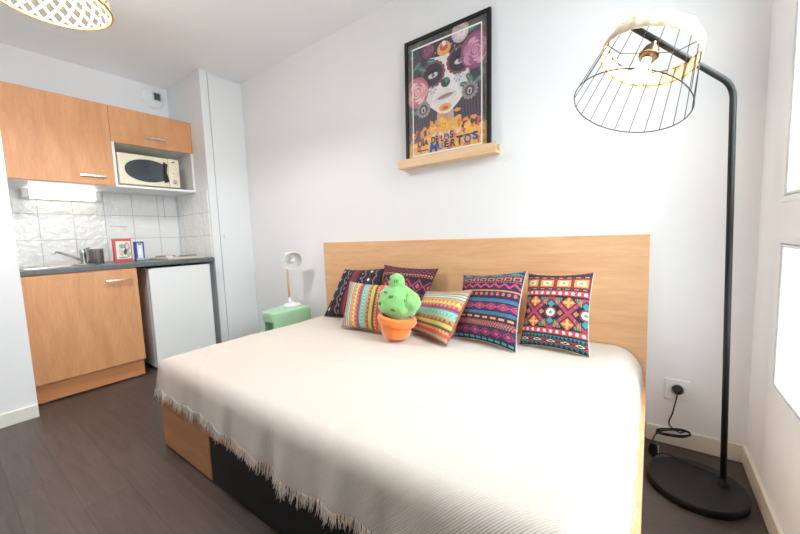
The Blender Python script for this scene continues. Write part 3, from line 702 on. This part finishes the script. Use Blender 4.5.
cushion('smaller cushion with upright multicoloured stripes, left of the cactus toy', (-1.505, 1.435, .455), (-1.195, 1.46, .455), (-1.578, 1.60, .709), (-1.245, 1.60, .703), .09, pat_stripe_v(), M['stripe_back'])
cushion('smaller cushion with horizontal multicoloured stripes, right of the cactus toy', (-1.12, 1.585, .455), (-.80, 1.45, .446), (-1.085, 1.74, .655), (-.755, 1.67, .696), .09, pat_stripe_h(), M['stripe_back'])
cushion('purple banded cushion with pink zigzag and blue stripes', (-.838, 1.615, .445), (-.490, 1.540, .443), (-.877, 1.82, .752), (-.504, 1.76, .793), .11, pat_purple(), M['cushion_back'])
cushion('red and teal lattice cushion with white back, rightmost on the bed', (-.514, 1.672, .440), (-.207, 1.648, .438), (-.506, 1.805, .777), (-.213, 1.805, .792), .115, pat_lattice(), M['cushion_back'])

# ================================================================== CACTUS TOY
def blob(name, c, rad, m, parent, amp=.0, seed=0, lobes=0, nu=40, nv=28, tilt=None):
    V, F = [], []; c = Vector(c)
    for j in range(nv + 1):
        ph = math.pi * j / nv
        for i in range(nu):
            a = 2 * math.pi * i / nu
            d = Vector((math.sin(ph) * math.cos(a), math.sin(ph) * math.sin(a), math.cos(ph)))
            k = 1 + amp * noise.noise(d * 2.5 + Vector((seed, 0, 0)))
            if lobes: k *= 1 - .07 * (1 - abs(math.cos(a * lobes / 2))) ** 1 * math.sin(ph)
            p = Vector((d.x * rad[0], d.y * rad[1], d.z * rad[2])) * k
            V.append(tuple(c + p))
    for j in range(nv):
        for i in range(nu): F.append((j * nu + i, j * nu + (i + 1) % nu, (j + 1) * nu + (i + 1) % nu, (j + 1) * nu + i))
    return mk(name, V, F, m, parent, smooth=True)
cx, cy, cz = -1.085, 1.425, .449
r = root('cactus_toy', (cx, cy, cz), 'green plush cactus in an orange plush pot, sitting between the striped cushions', 'plush toy')
pot = lathe('plush_pot', [(.001, 0), (.050, .003), (.070, .016), (.080, .05), (.086, .09), (.082, .105), (.06, .11), (.001, .11)], M['plush_orange'], r, (cx, cy, cz), (0, .08, 1), 36)
lathe('pot_cuff', [(.080, 0), (.096, .004), (.106, .022), (.103, .040), (.090, .048), (.078, .040)], M['plush_orange'], r, (cx, cy + .006, cz + .078), (.16, .08, 1), 36, close=False)
body = blob('plush_body', (cx + .002, cy + .02, cz + .193), (.122, .088, .094), M['plush_green'], r, .12, 2, 6)
bud = blob('plush_bud', (cx + .002, cy + .022, cz + .304), (.046, .04, .042), M['plush_green'], r, .08, 5, 5)
arm_ = blob('plush_arm', (cx + .098, cy + .01, cz + .205), (.050, .045, .052), M['plush_green'], r, .08, 8, 0)
def spike(parent, c, rad, d):
    d = Vector(d).normalized(); p = Vector(c) + Vector((d.x * rad[0], d.y * rad[1], d.z * rad[2]))
    V, F = [], []
    side = d.cross(Vector((0, 0, 1))).normalized()
    for a, b in ((-.011, .004), (-.002, -.004), (.007, .004)):
        q = p + side * a; sweep(V, F, [q - Vector((0, 0, .008)) + d * .001, q + d * .005, q + Vector((0, 0, .008)) + d * .001], .0017, 5)
    mk('spike_stitch', V, F, M['black_plastic'], parent)
bc = (cx + .002, cy + .02, cz + .193)
for d in ((-.85, -.6, .45), (-.55, -.9, .0), (.15, -1, .5), (.25, -1, -.25), (.8, -.6, .25), (-.25, -.9, .75), (-.9, -.3, -.1)): spike(body, bc, (.114, .084, .093), d)
for d in ((.5, -1, .2), (-.6, -.8, .4)): spike(bud, (cx + .002, cy + .022, cz + .304), (.046, .04, .042), d)

# ================================================================== STOOL AND TABLE LAMP
r = root('stool', (-2.38, 1.63, 0), 'mint green plastic stool between the closet and the bed', 'stool')
A, B, C_, D = (-2.405, 1.462), (-2.258, 1.472), (-2.228, 1.802), (-2.52, 1.78)
ZS = .45
def quadring(s, z, rad=.03, n=5):
    P = [Vector((*p, 0)) for p in (A, B, C_, D)]; c = sum(P, Vector()) / 4
    P = [c + (p - c) * s for p in P]; out = []
    for i in range(4):
        a, b, d_ = P[i - 1], P[i], P[(i + 1) % 4]
        p0 = b + (a - b).normalized() * rad; p1 = b + (d_ - b).normalized() * rad
        for k in range(n + 1):
            t = k / n; q = p0 * (1 - t) ** 2 + b * 2 * t * (1 - t) + p1 * t * t; out.append((q.x, q.y, z))
    return out
rg = [quadring(.9, ZS - .035), quadring(1.0, ZS - .035), quadring(1.0, ZS - .012), quadring(.985, ZS - .003), quadring(.94, ZS)]
V = sum(rg, []); n = len(rg[0]); F = []
for i in range(len(rg) - 1):
    for k in range(n): F.append((i * n + k, i * n + (k + 1) % n, (i + 1) * n + (k + 1) % n, (i + 1) * n + k))
F += [tuple(range(n)), tuple(range((len(rg) - 1) * n, len(rg) * n))]
mk('seat', V, F, M['mint'], r, smooth=False)
def panel_leg(p, q, inward, name='leg'):
    p, q = Vector((*p, 0)), Vector((*q, 0)); inn = Vector((*inward, 0)).normalized() * .02
    V = []
    for z, f in ((0, 1.0), (ZS - .034, 1.0)):
        for k in (p, q, q + inn, p + inn): V.append((k.x, k.y, z))
    mk(name, V, [(0, 1, 2, 3), (4, 5, 6, 7), (0, 1, 5, 4), (1, 2, 6, 5), (2, 3, 7, 6), (3, 0, 4, 7)], M['mint'], r, bevel=.004)
panel_leg((B[0] - .004, B[1] + .006), (C_[0] - .004, C_[1] - .006), (-1, .1)); panel_leg((A[0] + .0, A[1] + .008), (D[0] + .006, D[1] - .004), (1, .3))
boxes('front_lip', [((A[0] + .015, B[0] - .012), (A[1] + .012, A[1] + .022), (ZS - .075, ZS - .034))], M['mint'], r)
# table lamp
lx, ly = -2.385, 1.735
r = root('table_lamp', (lx, ly, ZS), 'small white table lamp with a wooden stem, standing on the mint stool', 'lamp')
lathe('lamp_base', [(.068, 0), (.071, .004), (.070, .012), (.062, .018), (.018, .022), (.014, .034), (.001, .034)], M['white_metal'], r, (lx, ly, ZS + .001), (0, 0, 1), 40)
lathe('base_collar', [(.011, 0), (.011, .045), (.008, .05)], M['white_metal'], r, (lx - .028, ly, ZS + .018), (-.02, 0, 1), 18)
tube('stem', [(lx - .029, ly, ZS + .062), (lx - .044, ly + .004, ZS + .385)], .0085, M['stem_wood'], r, 14)
hx, hy, hz = lx - .044, ly + .004, ZS + .40
lathe('stem_cap', [(.010, 0), (.010, .03), (.006, .036), (.001, .037)], M['white_metal'], r, (hx, hy, hz - .03), (0, 0, 1), 16)
ax = Vector((.86, -.36, -.36)).normalized(); o = Vector((hx + .055, hy + .006, hz - .014)) - ax * .02
lathe('tilt_knob', [(.004, 0), (.004, .02), (.016, .024), (.019, .034), (.014, .045), (.001, .048)], M['white_metal'], r, (hx, hy, hz - .004), (.1, 0, 1), 20)
head = lathe('lamp_shade', [(.001, -.055), (.012, -.054), (.016, -.046), (.017, -.02), (.034, -.010), (.060, .012), (.073, .04), (.078, .07), (.076, .07), (.071, .041), (.058, .015), (.032, -.006), (.001, -.006)], M['white_metal'], r, o, ax, 40, close=False)
lathe('bulb', [(.001, 0), (.013, 0), (.014, .02), (.024, .042), (.024, .056), (.014, .07), (.001, .074)], mat('frosted bulb', 'f2f2f0', .3), head, o + ax * .0, ax, 24)

# ================================================================== FLOOR LAMP
r = root('floor_lamp', (.155, 1.62, 0), 'black floor lamp with a tilted wire shade beside the bed', 'floor lamp')
V, F = [], []
lathe('lamp_base', [(.001, 0), (.146, 0), (.149, .004), (.149, .026), (.146, .030), (.001, .031)], M['black'], r, (.156, 1.625, .0), (0, 0, 1), 64)
ptop = Vector((.207, 1.632, 1.452)); pend = Vector((-.075, 1.418, 1.648)); pb = Vector((.235, 1.652, .031))
d1 = (ptop - pb).normalized(); d2 = (pend - ptop).normalized(); rr = .045
P = [pb, pb.lerp(ptop, .5), ptop - d1 * rr]
for k in range(1, 8):
    t = k / 8; P.append((ptop - d1 * rr) * (1 - t) ** 2 + ptop * 2 * t * (1 - t) + (ptop + d2 * rr) * t * t)
P += [ptop + d2 * rr, ptop + d2 * .2, pend]
pole = tube('pole', P, .0095, M['black'], r, 16)
lathe('pole_collar', [(.017, 0), (.017, .012), (.012, .018), (.0095, .03)], M['black'], r, pb - Vector((0, 0, .001)), d1, 24)
nrm = Vector((.28, .312, .908)).normalized(); SB = Vector((-.0715, 1.40, 1.395))
ua = nrm.cross(Vector((0, 1, 0))).normalized(); ub = nrm.cross(ua)
def sp(ang, h, rad): return SB + nrm * h + (ua * math.cos(ang) + ub * math.sin(ang)) * rad
H1, H2 = .158, .210; RB, R1, R2 = .170, .140, .1315
shade = root('lamp_shade', tuple(SB), '', '')
del shade['label']; del shade['category']; shade.parent = r; shade.location = SB - Vector(ORG['floor_lamp']); 
V, F = [], []
sweep(V, F, [sp(2 * math.pi * k / 64, 0, RB) for k in range(64)], .0018, 6, closed=True)
sweep(V, F, [sp(2 * math.pi * k / 64, H1 + .004, R1 - .001) for k in range(64)], .0014, 6, closed=True)
sweep(V, F, [sp(2 * math.pi * k / 64, H2, R2) for k in range(64)], .0014, 6, closed=True)
for k in range(22):
    a = 2 * math.pi * (k + .3) / 22; sweep(V, F, [sp(a, 0, RB), sp(a, H1, R1), sp(a, H2, R2)], .0012, 5)
M['wire'] = mat('dark wire', '3a3634', .4, .6)
mk('wire_cage', V, F, M['wire'], shade, smooth=True)
# woven pale wood band round the top of the cage
M['veneer'] = wood('pale veneer band', 'e6cfae', 'f4e6cc', scale=(3, 3, 3), freq=10, rough=.6)
V, F = [], []; N = 132
for k in range(N):
    a = 2 * math.pi * k / N; wv = .0018 * math.sin(a * 22)
    top = .005 * math.sin(a * 11 + 1)
    for (h, dr) in ((H1 - .002, 0), (H1 + .022, .002), (H2 + .004 + top, 0)):
        f = (h - H1) / (H2 - H1); rad = R1 + (R2 - R1) * f + dr + wv + .001
        V.append(tuple(sp(a, h, rad + .0012))); V.append(tuple(sp(a, h, rad - .0012)))
def vi(k, j, s): return (k % N) * 6 + j * 2 + s
for k in range(N):
    for j in range(2):
        F.append((vi(k, j, 0), vi(k + 1, j, 0), vi(k + 1, j + 1, 0), vi(k, j + 1, 0))); F.append((vi(k, j, 1), vi(k, j + 1, 1), vi(k + 1, j + 1, 1), vi(k + 1, j, 1)))
    F.append((vi(k, 0, 0), vi(k, 0, 1), vi(k + 1, 0, 1), vi(k + 1, 0, 0))); F.append((vi(k, 2, 0), vi(k + 1, 2, 0), vi(k + 1, 2, 1), vi(k, 2, 1)))
mk('woven_band', V, F, M['veneer'], shade, smooth=True)
ST = SB + nrm * (H2 + .012)          # socket hangs from the arm
V, F = [], []
sk = lathe('bulb_holder', [(.008, 0), (.008, -.018), (.020, -.022), (.024, -.03), (.0235, -.062), (.018, -.068), (.001, -.068)], M['brass'], r, ST + nrm * .0, nrm, 28)
lathe('holder_ring', [(.0235, 0), (.029, .001), (.029, .005), (.0235, .006)], M['brass'], r, ST - nrm * .052, nrm, 28, close=False)
for a in (.5, 2.6, 4.7): sweep(V, F, [ST - nrm * .05 + (sp(a, 0, .025) - SB), sp(a, H1 - .01, .085), sp(a, H1 + .003, R1 - .001)], .0014, 5)
mk('shade_spider', V, F, M['wire'], shade, smooth=True)
M['bulb_glow'] = mat('lit bulb', 'ffffff', .4, emit='ffe2b8', estr=28)
bulb = lathe('bulb', [(.001, 0), (.012, 0), (.013, -.015), (.022, -.03), (.027, -.048), (.024, -.064), (.013, -.074), (.001, -.077)], M['bulb_glow'], r, ST - nrm * .0685, nrm, 28)
# power cord: plug, coil, foot switch, run over the base to the pole
plug = lathe('plug', [(.019, 0), (.021, .004), (.020, .018), (.014, .026), (.009, .034), (.001, .036)], M['black_plastic'], r, (.108, 1.914, .268), (.1, -1, -.1), 24)
coil = []
for k in range(60):
    a = k / 60 * 2 * math.pi * 3.0; jj = .003 * math.sin(k * .7)
    coil.append((.095 + .058 * math.cos(a) + jj, 1.858 + .006 * math.sin(a * 2) - .004 * k / 60, .088 + .014 * math.sin(a) + .035 * math.cos(a) * .35 + .004 * math.sin(k * .21)))
cord = smooth_path([(.106, 1.882, .258), (.104, 1.878, .235), (.093, 1.875, .17), (.082, 1.87, .115), (.12, 1.862, .09)], 6) + [Vector(p) for p in coil[2:]] + smooth_path([(.09, 1.85, .075), (.045, 1.83, .085), (.027, 1.80, .07), (.024, 1.785, .052)], 6)
tube('power_cord', cord, .0030, M['black_plastic'], r, 8)
tube('power_cord', smooth_path([(.028, 1.765, .012), (.06, 1.765, .030), (.085, 1.755, .036), (.14, 1.735, .036), (.185, 1.715, .036), (.225, 1.70, .036), (.240, 1.67, .036)], 6), .0028, M['black_plastic'], r, 8)
V, F = [], []
mk('foot_switch', *(lambda rgs: (sum(rgs, []), [(i * 24 + k, i * 24 + (k + 1) % 24, (i + 1) * 24 + (k + 1) % 24, (i + 1) * 24 + k) for i in range(3) for k in range(24)] + [tuple(range(24)), tuple(range(72, 96))]))([[(.026 + .017 * s * math.cos(2 * math.pi * k / 24), 1.775 + d_, .034 + .032 * s * math.sin(2 * math.pi * k / 24)) for k in range(24)] for d_, s in ((-.012, .85), (-.008, 1), (.008, 1), (.012, .85))]), M['black_plastic'], r, smooth=False)
box('switch_tag', (.043, .045), (1.768, 1.784), (.022, .05), M['white'], r, bevel=0)
# wall socket
r = root('wall_socket', (.107, 1.92, .262), 'white wall socket on the wall beside the bed, lamp plug in it', 'socket')
box('cover_plate', (.064, .152), (1.914, 1.925), (.214, .308), M['white'], r, bevel=.004)
lathe('socket_well', [(.029, 0), (.029, .003), (.024, .003), (.022, .001), (.001, .001)], M['white_satin'], r, (.108, 1.914, .262), (0, -1, 0), 28)

# ================================================================== PICTURE LEDGE AND PICTURE
r = root('picture_ledge', (-1.005, 1.885, 1.418), 'pale wooden picture ledge fixed to the white wall under the poster', 'shelf')
x0, x1 = -1.343, -.690
V, F = [], []
prof = [(1.924, 1.422), (1.852, 1.422), (1.852, 1.476), (1.864, 1.476), (1.864, 1.436), (1.912, 1.436), (1.912, 1.476), (1.924, 1.476)]
k = len(prof); V = [(x0, a, b) for a, b in prof] + [(x1, a, b) for a, b in prof]
mk('ledge_board', V, [tuple(range(k)), tuple(range(k, 2 * k))[::-1]] + [(i, (i + 1) % k, k + (i + 1) % k, k + i) for i in range(k)], M['shelf_wood'], r, bevel=.0015)

PW, PH = .566, .762
pr = root('framed_poster', (-1.012, 1.876, 1.437), 'black framed skull-painted woman poster standing on the wooden ledge', 'picture', rot=(math.radians(-1.9), 0, 0))
fw = .021
def lbox(name, L_, m, bevel=.001, parent=pr): return boxes(name, L_, m, parent, bevel=bevel, local=True)
lbox('picture_frame', [((-PW / 2, -PW / 2 + fw), (0, .018), (0, PH)), ((PW / 2 - fw, PW / 2), (0, .018), (0, PH)), ((-PW / 2 + fw, PW / 2 - fw), (0, .018), (0, fw)), ((-PW / 2 + fw, PW / 2 - fw), (0, .018), (PH - fw, PH))], M['black'])
lbox('backing_board', [((-PW / 2 + fw, PW / 2 - fw), (.010, .016), (fw, PH - fw))], M['black_board'], 0)
# painting of the print
h, w_ = 300, 230
img = canvas(h, w_, '443a48'); u, v = uvgrid(h, w_)
fn = np.zeros((h, w_)); 
def nz2(sc, seed):
    g = np.random.RandomState(seed).rand(int(sc) + 3, int(sc) + 3)
    x = u * sc; y = v * sc; xi = x.astype(int); yi = y.astype(int); fx = x - xi; fy = y - yi; fx = fx * fx * (3 - 2 * fx); fy = fy * fy * (3 - 2 * fy)
    return (g[yi, xi] * (1 - fx) + g[yi, xi + 1] * fx) * (1 - fy) + (g[yi + 1, xi] * (1 - fx) + g[yi + 1, xi + 1] * fx) * fy
GROW = 1.
def ell(cx, cy, rx, ry, c, rot=0., al=1., mask=None):
    cx = .5 + (cx - .5) * GROW; cy = .36 + (cy - .36) * GROW; rx *= GROW; ry *= GROW
    dx = (u - cx); dy = (v - cy) * h / w_; ry = ry * h / w_
    ca, sa = math.cos(rot), math.sin(rot); X = dx * ca + dy * sa; Y = -dx * sa + dy * ca
    q = (X / rx) ** 2 + (Y / ry) ** 2 < 1
    if mask is not None: q &= mask
    img[q] = img[q] * (1 - al) + hexc(c) * al; return q
# foliage and hair
leaf = nz2(26, 3); n9 = nz2(40, 9)
img[leaf > .62] = hexc('2c4a4e'); img[(leaf > .78)] = hexc('4f7468')
for (a, b, c, d_) in ((.5, .34, .36, .36), (.25, .62, .22, .26), (.77, .6, .2, .28)): ell(a, b, c, d_, '322c3c')
st = (np.sin(u * 180 + nz2(8, 2) * 6) > .3); q = (v > .45) & (v < .85) & st; img[q] = hexc('453c4e')
ell(.5, .70, .11, .17, 'b59a90'); ell(.50, .70, .03, .2, 'a08880')
# face
GROW = 1.13
ell(.5, .37, .255, .235, 'e4dcdc'); ell(.5, .47, .19, .14, 'e6dedd'); ell(.5, .53, .13, .09, 'e0d6d6')
ell(.70, .36, .07, .16, 'cfc2c6', al=.6); ell(.31, .42, .06, .14, 'd2c6ca', al=.6)
ell(.5, .13, .3, .075, '2f2838')
def eye(cx, cy, rot):
    for k in range(16):
        a = 2 * math.pi * k / 16; ell(cx + .118 * math.cos(a), cy + .080 * math.sin(a), .028, .020, '7c3a44')
    ell(cx, cy, .115, .078, '2a2430'); ell(cx + .002, cy + .008, .056, .020, 'cfc4c2', rot); ell(cx + .004, cy + .007, .02, .015, '57616a'); ell(cx, cy - .018, .065, .010, '17141a', rot)
eye(.36, .315, -.12); eye(.66, .275, -.15)
ell(.505, .40, .052, .034, '27403f'); ell(.52, .385, .025, .02, '4e7470')
for (x, y) in ((.36, .43), (.64, .395)):
    for k in range(6):
        a = k * math.pi / 3; ell(x + .03 * math.cos(a), y + .022 * math.sin(a), .014, .007, '8aa6bc', a)
ell(.50, .497, .085, .017, 'b08088', -.1); ell(.50, .495, .12, .003, '5a4a52', -.12)
for k in range(9): x = .38 + k * .03; ell(x, .505 - (x - .5) * .1, .003, .008, 'a3989c')
ell(.49, .16, .075, .05, 'efa04a'); ell(.49, .145, .045, .03, 'd8483c'); ell(.49, .125, .022, .02, 'f3e4d6')
ell(.50, .575, .07, .028, 'e9a03c'); ell(.50, .58, .035, .014, 'c85a3a')
for k in range(7): ell(.30 + k * .0, .0 + k * 0, .001, .001, 'ffffff')
for k in range(8):
    a = math.pi * (k + .5) / 8; ell(.50 + .13 * math.cos(a), .245 - .08 * math.sin(a) - .03, .009, .006, '9aa8b4')
# roses
GROW = 1.
def rose(cx, cy, r0, cols, n=26, sd=1):
    rs = np.random.RandomState(sd)
    ell(cx, cy, r0, r0 * .78, cols[0])
    for i in range(n):
        f = 1 - i / n; a = i * 2.4; rr_ = r0 * f * .72
        ell(cx + rr_ * math.cos(a) * .8, cy + rr_ * math.sin(a) * .62, r0 * (.16 + .26 * f), r0 * (.10 + .18 * f), cols[1 + i % (len(cols) - 1)], a + 1.2)
rose(.12, .42, .165, ['b85a6c', 'd98c96', 'e6a8ac', 'c8707e', 'edbcba'], 26)
rose(.87, .235, .175, ['8c3a66', 'b4608c', 'c67ea2', '9c4a76', 'd294b2'], 30)
rose(.69, .055, .105, ['c8a8b0', 'e4ccd0', 'd8b8c0', 'efdfe0'], 18)
rose(.28, .105, .085, ['6c2c4c', '94466a', '7a345a'], 14)
for (x, y, rt) in ((.2, .24, .5), (.13, .2, -.6), (.32, .2, .2), (.80, .43, .9), (.90, .46, -.5), (.74, .47, .3), (.08, .58, .4), (.95, .40, 1.1), (.84, .06, -.4)):
    ell(x, y, .06, .022, '3f6a5c', rt); ell(x, y, .05, .004, '6f9a86', rt)
# earrings
for (x, y) in ((.21, .575), (.80, .525)):
    for k in range(14):
        a = 2 * math.pi * k / 14; ell(x + .082 * math.cos(a), y + .058 * math.sin(a), .016, .012, '8f8886')
    ell(x, y, .078, .055, '857e80'); ell(x, y, .058, .041, '4a4450'); ell(x, y + .004, .028, .026, 'c4bcb8'); ell(x, y + .006, .014, .016, '2c2a34')
# orange base with torn edge
edge = .755 + .07 * nz2(9, 12) - .07 * (abs(u - .5) < .2) + .05 * nz2(22, 4) - .05 * u
q = v > edge; img[q] = hexc('f0a236'); img[q & (n9 > .6)] = hexc('f4b648'); img[q & (nz2(30, 8) > .74)] = hexc('d86a2e')
q = (v > edge - .06) & (v < edge) & (nz2(34, 21) > .55); img[q] = hexc('e88a34')
q = (v > .74) & (v < edge + .03) & (nz2(28, 31) > .78); img[q] = hexc('c84c40')
# little pink torn marks above the title
for k in range(16):
    x = .30 + k * .027; ell(x, .815 - .0 * k + .008 * math.sin(k * 2.1), .011, .018, ['e890a8', 'f0c8c0', 'c8d890', 'e070a0'][k % 4], .6 * math.sin(k))
# outer margin and the white line
mg = (u < .055) | (u > .945) | (v < .045) | (v > .955)
pc = [hexc(c) for c in ('e08a3c', '3a4a5c', '6f8a4c', 'c8584c', '2c2a3c', 'd8a050')]
n1 = nz2(38, 41); 
for i, c in enumerate(pc): k_ = mg & (n1 >= .15 + i * .13) & (n1 < .28 + i * .13); img[k_] = img[k_] * .72 + c * .28
wl = (((abs(u - .062) < .007) | (abs(u - .938) < .007)) & (v > .045) & (v < .958)) | (((abs(v - .050) < .0055) | (abs(v - .953) < .0055)) & (u > .055) & (u < .945)); img[wl] = hexc('f4f2ee')
g_ = img.mean(2, keepdims=True); img = (g_ + (img - g_) * .90) * .86 + .11  # haze of a reflection put into the print: contrast lowered, blacks lifted
iw, ih = PW - 2 * fw, PH - 2 * fw
painted_grid('poster_print', img, lambda a, b: (-iw / 2 + a * iw, .009, fw + b * ih), M['poster'], pr, local=True)
# lettering of the title
def lettering(text, size, u0, v0, u1, m, skew=0., rise=0.):
    cu = bpy.data.curves.new('lettering', 'FONT'); cu.body = text; cu.size = 1; cu.extrude = .0; cu.align_x = 'LEFT'; cu.offset = .03
    to = bpy.data.objects.new('tmp', cu); COL.objects.link(to); bpy.context.view_layer.update()
    me = bpy.data.meshes.new_from_object(to.evaluated_get(bpy.context.evaluated_depsgraph_get())); bpy.data.objects.remove(to)
    X = np.array([v_.co[:] for v_ in me.vertices]); F = [tuple(p.vertices) for p in me.polygons]; bpy.data.meshes.remove(me)
    X[:, 0] -= X[:, 0].min(); wd = X[:, 0].max(); X[:, 0] *= (u1 - u0) * iw / wd; X[:, 1] *= size
    px = -iw / 2 + u0 * iw + X[:, 0] + skew * X[:, 1]; pz = fw + (1 - v0) * ih + X[:, 1] + rise * X[:, 0]
    V = [(a, .0075, b) for a, b in zip(px, pz)]
    return mk('lettering', V, F, m, pr, local=True)
M['ink'] = mat('dark blue ink', '34365c', .5); M['ink2'] = mat('bright blue ink', '2f55a8', .5); M['ink3'] = mat('purple ink', '6a2f5a', .5); M['inkw'] = mat('white ink', 'f4efe6', .5)
lettering('D', .062, .13, .885, .19, M['ink3']); lettering('\u00cdA', .050, .195, .88, .275, M['ink']); lettering('DE', .052, .315, .873, .41, M['ink'])
lettering('L', .052, .445, .873, .475, M['ink']); lettering('O', .055, .485, .873, .55, M['ink2']); lettering('S', .055, .555, .86, .60, M['ink'])
lettering('M', .078, .29, .945, .395, M['ink2'], .15); lettering('U', .052, .405, .935, .465, M['ink2']); lettering('E', .052, .485, .928, .545, M['ink']); lettering('R', .058, .565, .93, .63, M['ink'])
lettering('T', .07, .645, .93, .715, M['ink']); lettering('O', .064, .735, .925, .815, M['ink2']); lettering('S', .062, .835, .91, .90, M['ink2'])
lbox('title_rule', [((-iw / 2 + .12 * iw, -iw / 2 + .27 * iw), (.007, .0085), (fw + .078 * ih, fw + .086 * ih))], M['ink'], 0)
lbox('title_rule', [((-iw / 2 + .63 * iw, -iw / 2 + .87 * iw), (.007, .0085), (fw + .135 * ih, fw + .142 * ih))], M['ink'], 0)

# ================================================================== PENDANT
pcx, pcy, pz = -2.215, .445, 2.10
r = root('pendant_lamp', (pcx, pcy, H), 'woven bamboo dome pendant lamp hanging from the ceiling', 'pendant lamp')
lathe('ceiling_rose', [(.05, 0), (.05, -.01), (.03, -.028), (.001, -.03)], M['white'], r, (pcx, pcy, H), (0, 0, 1), 28)
tube('lamp_cord', [(pcx, pcy, H - .028), (pcx, pcy, pz + .20)], .003, M['white'], r, 8)
M['bamboo'] = mat('bamboo strips', 'e6bf78', .6, vary=.12, vscale=20)
M['bamboo_rim'] = mat('bamboo rim', 'cf9448', .5)
def dome(f):   # f 0 rim .. 1 top
    a = f * math.pi / 2 * .92; return (.205 * math.cos(a) ** .85, .165 * math.sin(a))
V, F = [], []
for sg in (1, -1):
    for k in range(24):
        P = []
        for i in range(15):
            f = i / 14; rad, hh = dome(f); a = 2 * math.pi * k / 24 + sg * f * .95
            rad += .0015 * sg * (1 if (i + k) % 2 else -1); P.append((pcx + rad * math.cos(a), pcy + rad * math.sin(a), pz + hh))
        # flat strip
        n0 = len(V)
        for i, p in enumerate(P):
            p = Vector(p); q = Vector(P[min(i + 1, 14)]) - Vector(P[max(i - 1, 0)]); nn = Vector((p.x - pcx, p.y - pcy, (p.z - pz) * 1.2)).normalized(); sd = q.cross(nn).normalized() * .0050
            for s1, s2 in ((1, 1), (-1, 1), (-1, -1), (1, -1)): V.append(tuple(p + sd * s1 + nn * .0007 * s2))
        for i in range(14):
            for j in range(4): F.append((n0 + i * 4 + j, n0 + i * 4 + (j + 1) % 4, n0 + (i + 1) * 4 + (j + 1) % 4, n0 + (i + 1) * 4 + j))
sh = mk('woven_shade', V, F, M['bamboo'], r)
tube('shade_rim', [(pcx + .207 * math.cos(2 * math.pi * k / 64), pcy + .207 * math.sin(2 * math.pi * k / 64), pz) for k in range(64)], .0055, M['bamboo_rim'], r, 10, closed=True)
lathe('bulb_holder', [(.018, 0), (.02, .01), (.02, .06), (.01, .075), (.001, .076)], M['white'], r, (pcx, pcy, pz + .125), (0, 0, 1), 20)
M['bulb_warm'] = mat('lit warm bulb', 'ffffff', .4, emit='ffcf8c', estr=16)
lathe('bulb', [(.001, 0), (.02, .008), (.03, .028), (.026, .05), (.014, .072), (.001, .074)], M['bulb_warm'], r, (pcx, pcy, pz + .052), (0, 0, 1), 24)

# room fill added at the pendant bulb: wide downward spot and soft point
def lamp_light(name, kind, loc, power, color, rad, **k):
    l = bpy.data.lights.new(name, kind); l.energy = power; l.color = color; l.shadow_soft_size = rad
    for a, b in k.items(): setattr(l, a, b)
    o = bpy.data.objects.new(name, l); COL.objects.link(o); o.location = loc
lamp_light('pendant_fill_spot', 'SPOT', (pcx, pcy, pz + .045), 21, (.93, .97, 1), .10, spot_size=math.radians(158), spot_blend=.35)
lamp_light('pendant_fill_point', 'POINT', (pcx, pcy, pz + .09), 22, (.98, .98, .97), .06)

bpy.context.view_layer.update()
